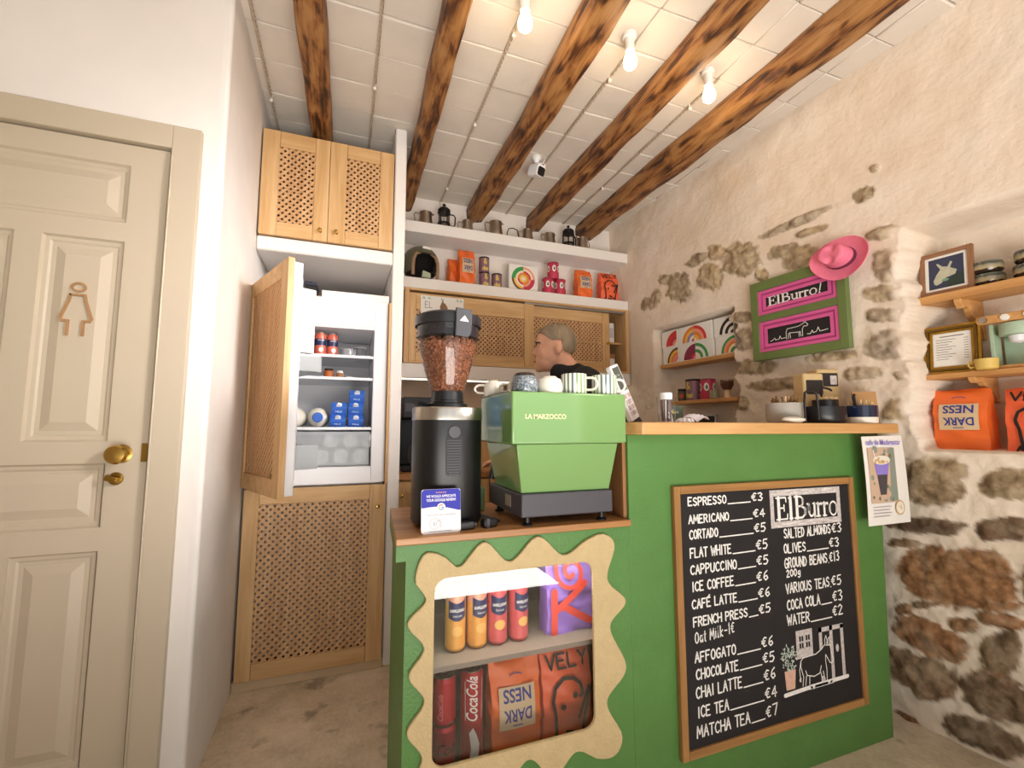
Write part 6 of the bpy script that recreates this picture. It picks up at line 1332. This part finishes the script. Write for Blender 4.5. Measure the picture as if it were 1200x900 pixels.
def corbel(label, y, ztop, hgt, dep):
    pl = [(.086, 0), (.248, 0), (.248, -hgt), (.232, -hgt*.98), (.225, -hgt*.72), (.20, -hgt*.55), (.165, -hgt*.42), (.15, -hgt*.22), (.125, -hgt*.20), (.105, -hgt*.24), (.09, -hgt*.12)]
    tag(MB(F((0, 0, 0), (1, 0, 0), (0, 0, 1))).prism([(a_-.086, b_) for a_, b_ in pl], -.012, .012).build('shelf_bracket', SHP, bevel=.002, loc=wp(y, .086, ztop)), label, 'bracket', 'shelf brackets')
corbel('carved pine bracket under the upper shelf of the large recess', 1.060, 1.7295, .165, 0); corbel('carved pine bracket under the lower shelf of the large recess', 1.040, 1.4045, .10, 0)
t = thing('toy_coffee_machine', 'wooden toy coffee machine in mint and pine on the lower recess shelf', 'toy', wp(1.000, .150, 1.4275), RW); MINT = mat('toy_mint', '#a9bfa5', .5)
MB().box(0, .24, -.045, .07, 0, .014).build('toy_base', SHP, t, bevel=.003); MB().box(.02, .235, .050, .068, .0142, .17).build('toy_back', MINT, t, bevel=.004)
MB(front(0, -.03, 0)).prism(rrect(-.022, .24, .182, .214, .012), -.012, .012).build('toy_top', SHP, t, bevel=.002)
MB().box(.005, .018, -.02, .04, .0142, .181).build('toy_post', MINT, t, bevel=.002)
for x in (.0, .062, .124): MB(front(x, -.0422, .198)).lathe([(.013, 0), (.012, .007), (.005, .008), (0, .008)], n=18).build('toy_knob', STEEL if x == 0 else PAPER, t)
MB().lathe([(.048, .130), (.050, .134), (.050, .172), (.048, .176)], c=(.078, .0, 0), n=32).build('toy_drum', MINT, t); MB().lathe([(.010, .098), (.022, .106), (.026, .126), (.026, .129)], c=(.078, 0, 0), n=24).build('toy_spout', WHITEP, t)
t = thing('toy_cup', 'small yellow toy cup standing in front of the toy coffee machine', 'cup', wp(.990, .085, 1.4275), RW)
MB().lathe([(.026, 0), (.032, .004), (.035, .042), (.032, .042), (.028, .008), (0, .006)], n=28).build('cup_body', mat('toy_yellow', '#d8b964', .5), t); MB().tube([(-.033, 0, .034), (-.05, 0, .034), (-.054, 0, .022), (-.048, 0, .012), (-.031, 0, .014)], .004, 7).build('cup_handle', mat('toy_yellow', '#d8b964', .5), t)
dark_bag('orange coffee bag with an upside-down blue label on the stone ledge under the gold frame', wp(1.098, .145, 1.1085), .172, .085, .250, RW, seed=15)
doodle_bag('coral coffee bag with a black doodle on the stone ledge at the right edge', wp(.880, .145, 1.1085), .172, .085, .245, RW, seed=17)

# ================================================================== the barista
def blob(name, prims, voxel, m, parent=None, smooth=6, noise=0.0):
    "one continuous skin from overlapping tapered limbs and masses"
    q = MB()
    for p in prims:
        if p[0] == 'e': q.ball(p[1], p[2], 20, 14)
        else:
            a, b, ra, rb = Vector(p[1]), Vector(p[2]), p[3], p[4]
            q.tube([a+(b-a)*i/6 for i in range(7)], [ra+(rb-ra)*i/6 for i in range(7)], 14); q.ball(p[1], ra, 14, 10); q.ball(p[2], rb, 14, 10)
    o = q.build(name+'_raw', m, smooth=0)
    r = o.modifiers.new('skin', 'REMESH'); r.mode = 'VOXEL'; r.voxel_size = voxel; r.use_smooth_shade = True
    s = o.modifiers.new('relax', 'SMOOTH'); s.factor = .5; s.iterations = smooth
    bpy.context.view_layer.update(); dg = bpy.context.evaluated_depsgraph_get(); me = bpy.data.meshes.new_from_object(o.evaluated_get(dg)); me.name = name
    bpy.data.objects.remove(o); me.materials.clear(); me.materials.append(m)
    for f in me.polygons: f.use_smooth = True
    n_ = bpy.data.objects.new(name, me); C.objects.link(n_)
    if parent: n_.parent = parent
    return n_
P = []
# head, leaning forward over the machine
P += [('e', (.165, 0, 1.652), (.100, .076, .092)), ('e', (.195, 0, 1.600), (.078, .064, .090)), ('e', (.215, 0, 1.545), (.060, .050, .048)), ('e', (.252, 0, 1.516), (.024, .026, .022)),
      ('e', (.222, 0, 1.668), (.047, .056, .050)), ('c', (.262, 0, 1.630), (.282, 0, 1.598), .009, .011), ('e', (.270, .011, 1.591), (.011, .009, .008)), ('e', (.270, -.011, 1.591), (.011, .009, .008)), ('e', (.248, .028, 1.646), (.016, .026, .010)), ('e', (.248, -.028, 1.646), (.016, .026, .010)),
      ('e', (.222, .040, 1.588), (.030, .022, .032)), ('e', (.222, -.040, 1.588), (.030, .022, .032)), ('e', (.262, 0, 1.560), (.014, .022, .010)), ('e', (.258, 0, 1.545), (.015, .020, .009)),
      ('e', (.147, .076, 1.612), (.020, .010, .031)), ('e', (.147, -.076, 1.612), (.020, .010, .031)), ('e', (.150, .074, 1.590), (.012, .010, .014)), ('e', (.150, -.074, 1.590), (.012, .010, .014)),
      ('c', (.150, 0, 1.580), (.050, 0, 1.440), .056, .066)]
P += [('e', (.010, 0, 1.36), (.105, .165, .14)), ('e', (-.04, 0, 1.18), (.105, .150, .16)), ('e', (-.10, 0, .98), (.115, .160, .13))]
for s in (1, -1):
    P += [('c', (.03, s*.12, 1.43), (.05, s*.195, 1.385), .058, .055), ('c', (.05, s*.195, 1.385), (.20, s*.245, 1.150), .050, .041), ('c', (.20, s*.245, 1.150), (.40, s*.160, 1.060), .040, .027),
          ('c', (.405, s*.158, 1.056), (.455, s*.140, 1.042), .026, .030), ('c', (.44, s*.150-.0, 1.045), (.47, s*.13, 1.04), .024, .022)]
    for k, ln in enumerate((.062, .070, .066, .052)):
        b0 = Vector((.470, s*(.165-.020*k), 1.042)); b1 = b0+Vector((ln*.55, -s*.006, -.010)); b2 = b1+Vector((ln*.42, -s*.006, -.026)); P += [('c', tuple(b0-Vector((.03, 0, 0))), tuple(b1), .0105, .0092), ('c', tuple(b1), tuple(b2), .0092, .0078)]
    P += [('c', (.425, s*.130, 1.045), (.455, s*.100, 1.030), .013, .011), ('c', (.455, s*.100, 1.030), (.485, s*.092, 1.018), .011, .009)]
    P += [('c', (-.10, s*.085, .95), (-.06, s*.100, .52), .085, .058), ('c', (-.06, s*.100, .52), (-.10, s*.105, .09), .055, .038), ('c', (-.11, s*.105, .055), (.06, s*.115, .035), .036, .030)]
body = blob('person', P, .0075, SKIN); body.location = (1.192, 2.073, 0.0); body.rotation_euler = (0, 0, math.atan2(.43, -.9))
tag(body, 'person with short grey hair in a black shirt, in profile behind the coffee machine', 'person')
SHIRT = mat('shirt_black', '#131316', .85, var=.1, vs=30, bump=.1, bs=40)
Q = [('e', (.010, 0, 1.36), (.122, .182, .150)), ('e', (-.04, 0, 1.18), (.122, .166, .17)), ('e', (-.09, 0, 1.02), (.126, .172, .10)), ('c', (.030, 0, 1.430), (.062, 0, 1.468), .090, .074), ('e', (.010, 0, 1.46), (.085, .10, .060)), ('c', (.062, 0, 1.462), (.128, 0, 1.492), .082, .070)]
for s in (1, -1): Q += [('c', (.02, s*.10, 1.445), (.05, s*.195, 1.390), .070, .070), ('c', (.05, s*.195, 1.39), (.145, s*.228, 1.235), .066, .060)]
blob('shirt', Q, .009, SHIRT, body, 5)
TR = []
for s in (1, -1): TR += [('e', (-.10, 0, .96), (.132, .178, .11)), ('c', (-.10, s*.088, .94), (-.06, s*.100, .52), .100, .074), ('c', (-.06, s*.100, .52), (-.10, s*.105, .11), .072, .058)]
blob('trousers', TR, .012, mat('trousers_dark', '#2a2b33', .85), body, 5)
for s in (1, -1): blob('shoe', [('c', (-.125, s*.105, .050), (.075, s*.116, .042), .048, .042), ('e', (-.02, s*.11, .022), (.13, .046, .022))], .008, BLACKM, body, 3)
# hair: short crop following the skull
n, m = 72, 18; vs = []; fs = []
for j in range(m+1):
    for i in range(n):
        a = 2*PI*i/n; ca = math.cos(a)
        lo = .50 if ca > .80 else (.50+(.02-.50)*(.80-ca)/.55 if ca > .25 else (.02+(-.10-.02)*(.25-ca)/.25 if ca > 0 else -.10-.58*min(1, -ca/.6)))
        if .0 < abs(math.sin(a)) and -.30 < ca < .10: lo = max(lo, .0)
        el = PI/2-(PI/2-lo)*j/m; g = 1+.012*math.sin(i*5.1+j)+.010*math.sin(i*1.7)
        vs.append((.160+.108*g*math.cos(el)*ca+(.004 if ca > .5 else 0), .083*g*math.cos(el)*math.sin(a), 1.656+(.101+.004*math.sin(i*.9))*math.sin(el)))
for j in range(m):
    for i in range(n): fs.append((j*n+i, j*n+(i+1) % n, (j+1)*n+(i+1) % n, (j+1)*n+i))
o = MB().add(vs, fs).build('hair', mat('hair_grey', '#85755f', .75, var=.22, vs=22, bump=.6, bs=60, stretch=(1, 1, .35)), body, smooth=80); s_ = o.modifiers.new('thick', 'SOLIDIFY'); s_.thickness = .010
for s in (1, -1):
    e = MB().ball((.244, s*.031, 1.627), (.0115, .0115, .0095), 16, 10).build('eye', mat('eye_white', '#d8d2ca', .2), body); MB().ball((.2525, s*.033, 1.627), (.0042, .0055, .0058), 12, 8).build('iris', INK, e)
    MB().tube([(.266, s*.014, 1.646), (.264, s*.032, 1.651), (.246, s*.054, 1.645)], [.005, .006, .004], 6).build('eyebrow', mat('brow_brown', '#5a4636', .8), body)
MB().tube([(.264, .020, 1.5525), (.2745, .008, 1.554), (.2745, -.008, 1.554), (.264, -.020, 1.5525)], [.003, .005, .005, .003], 6).build('lips', mat('lips', '#a8675a', .5), body)
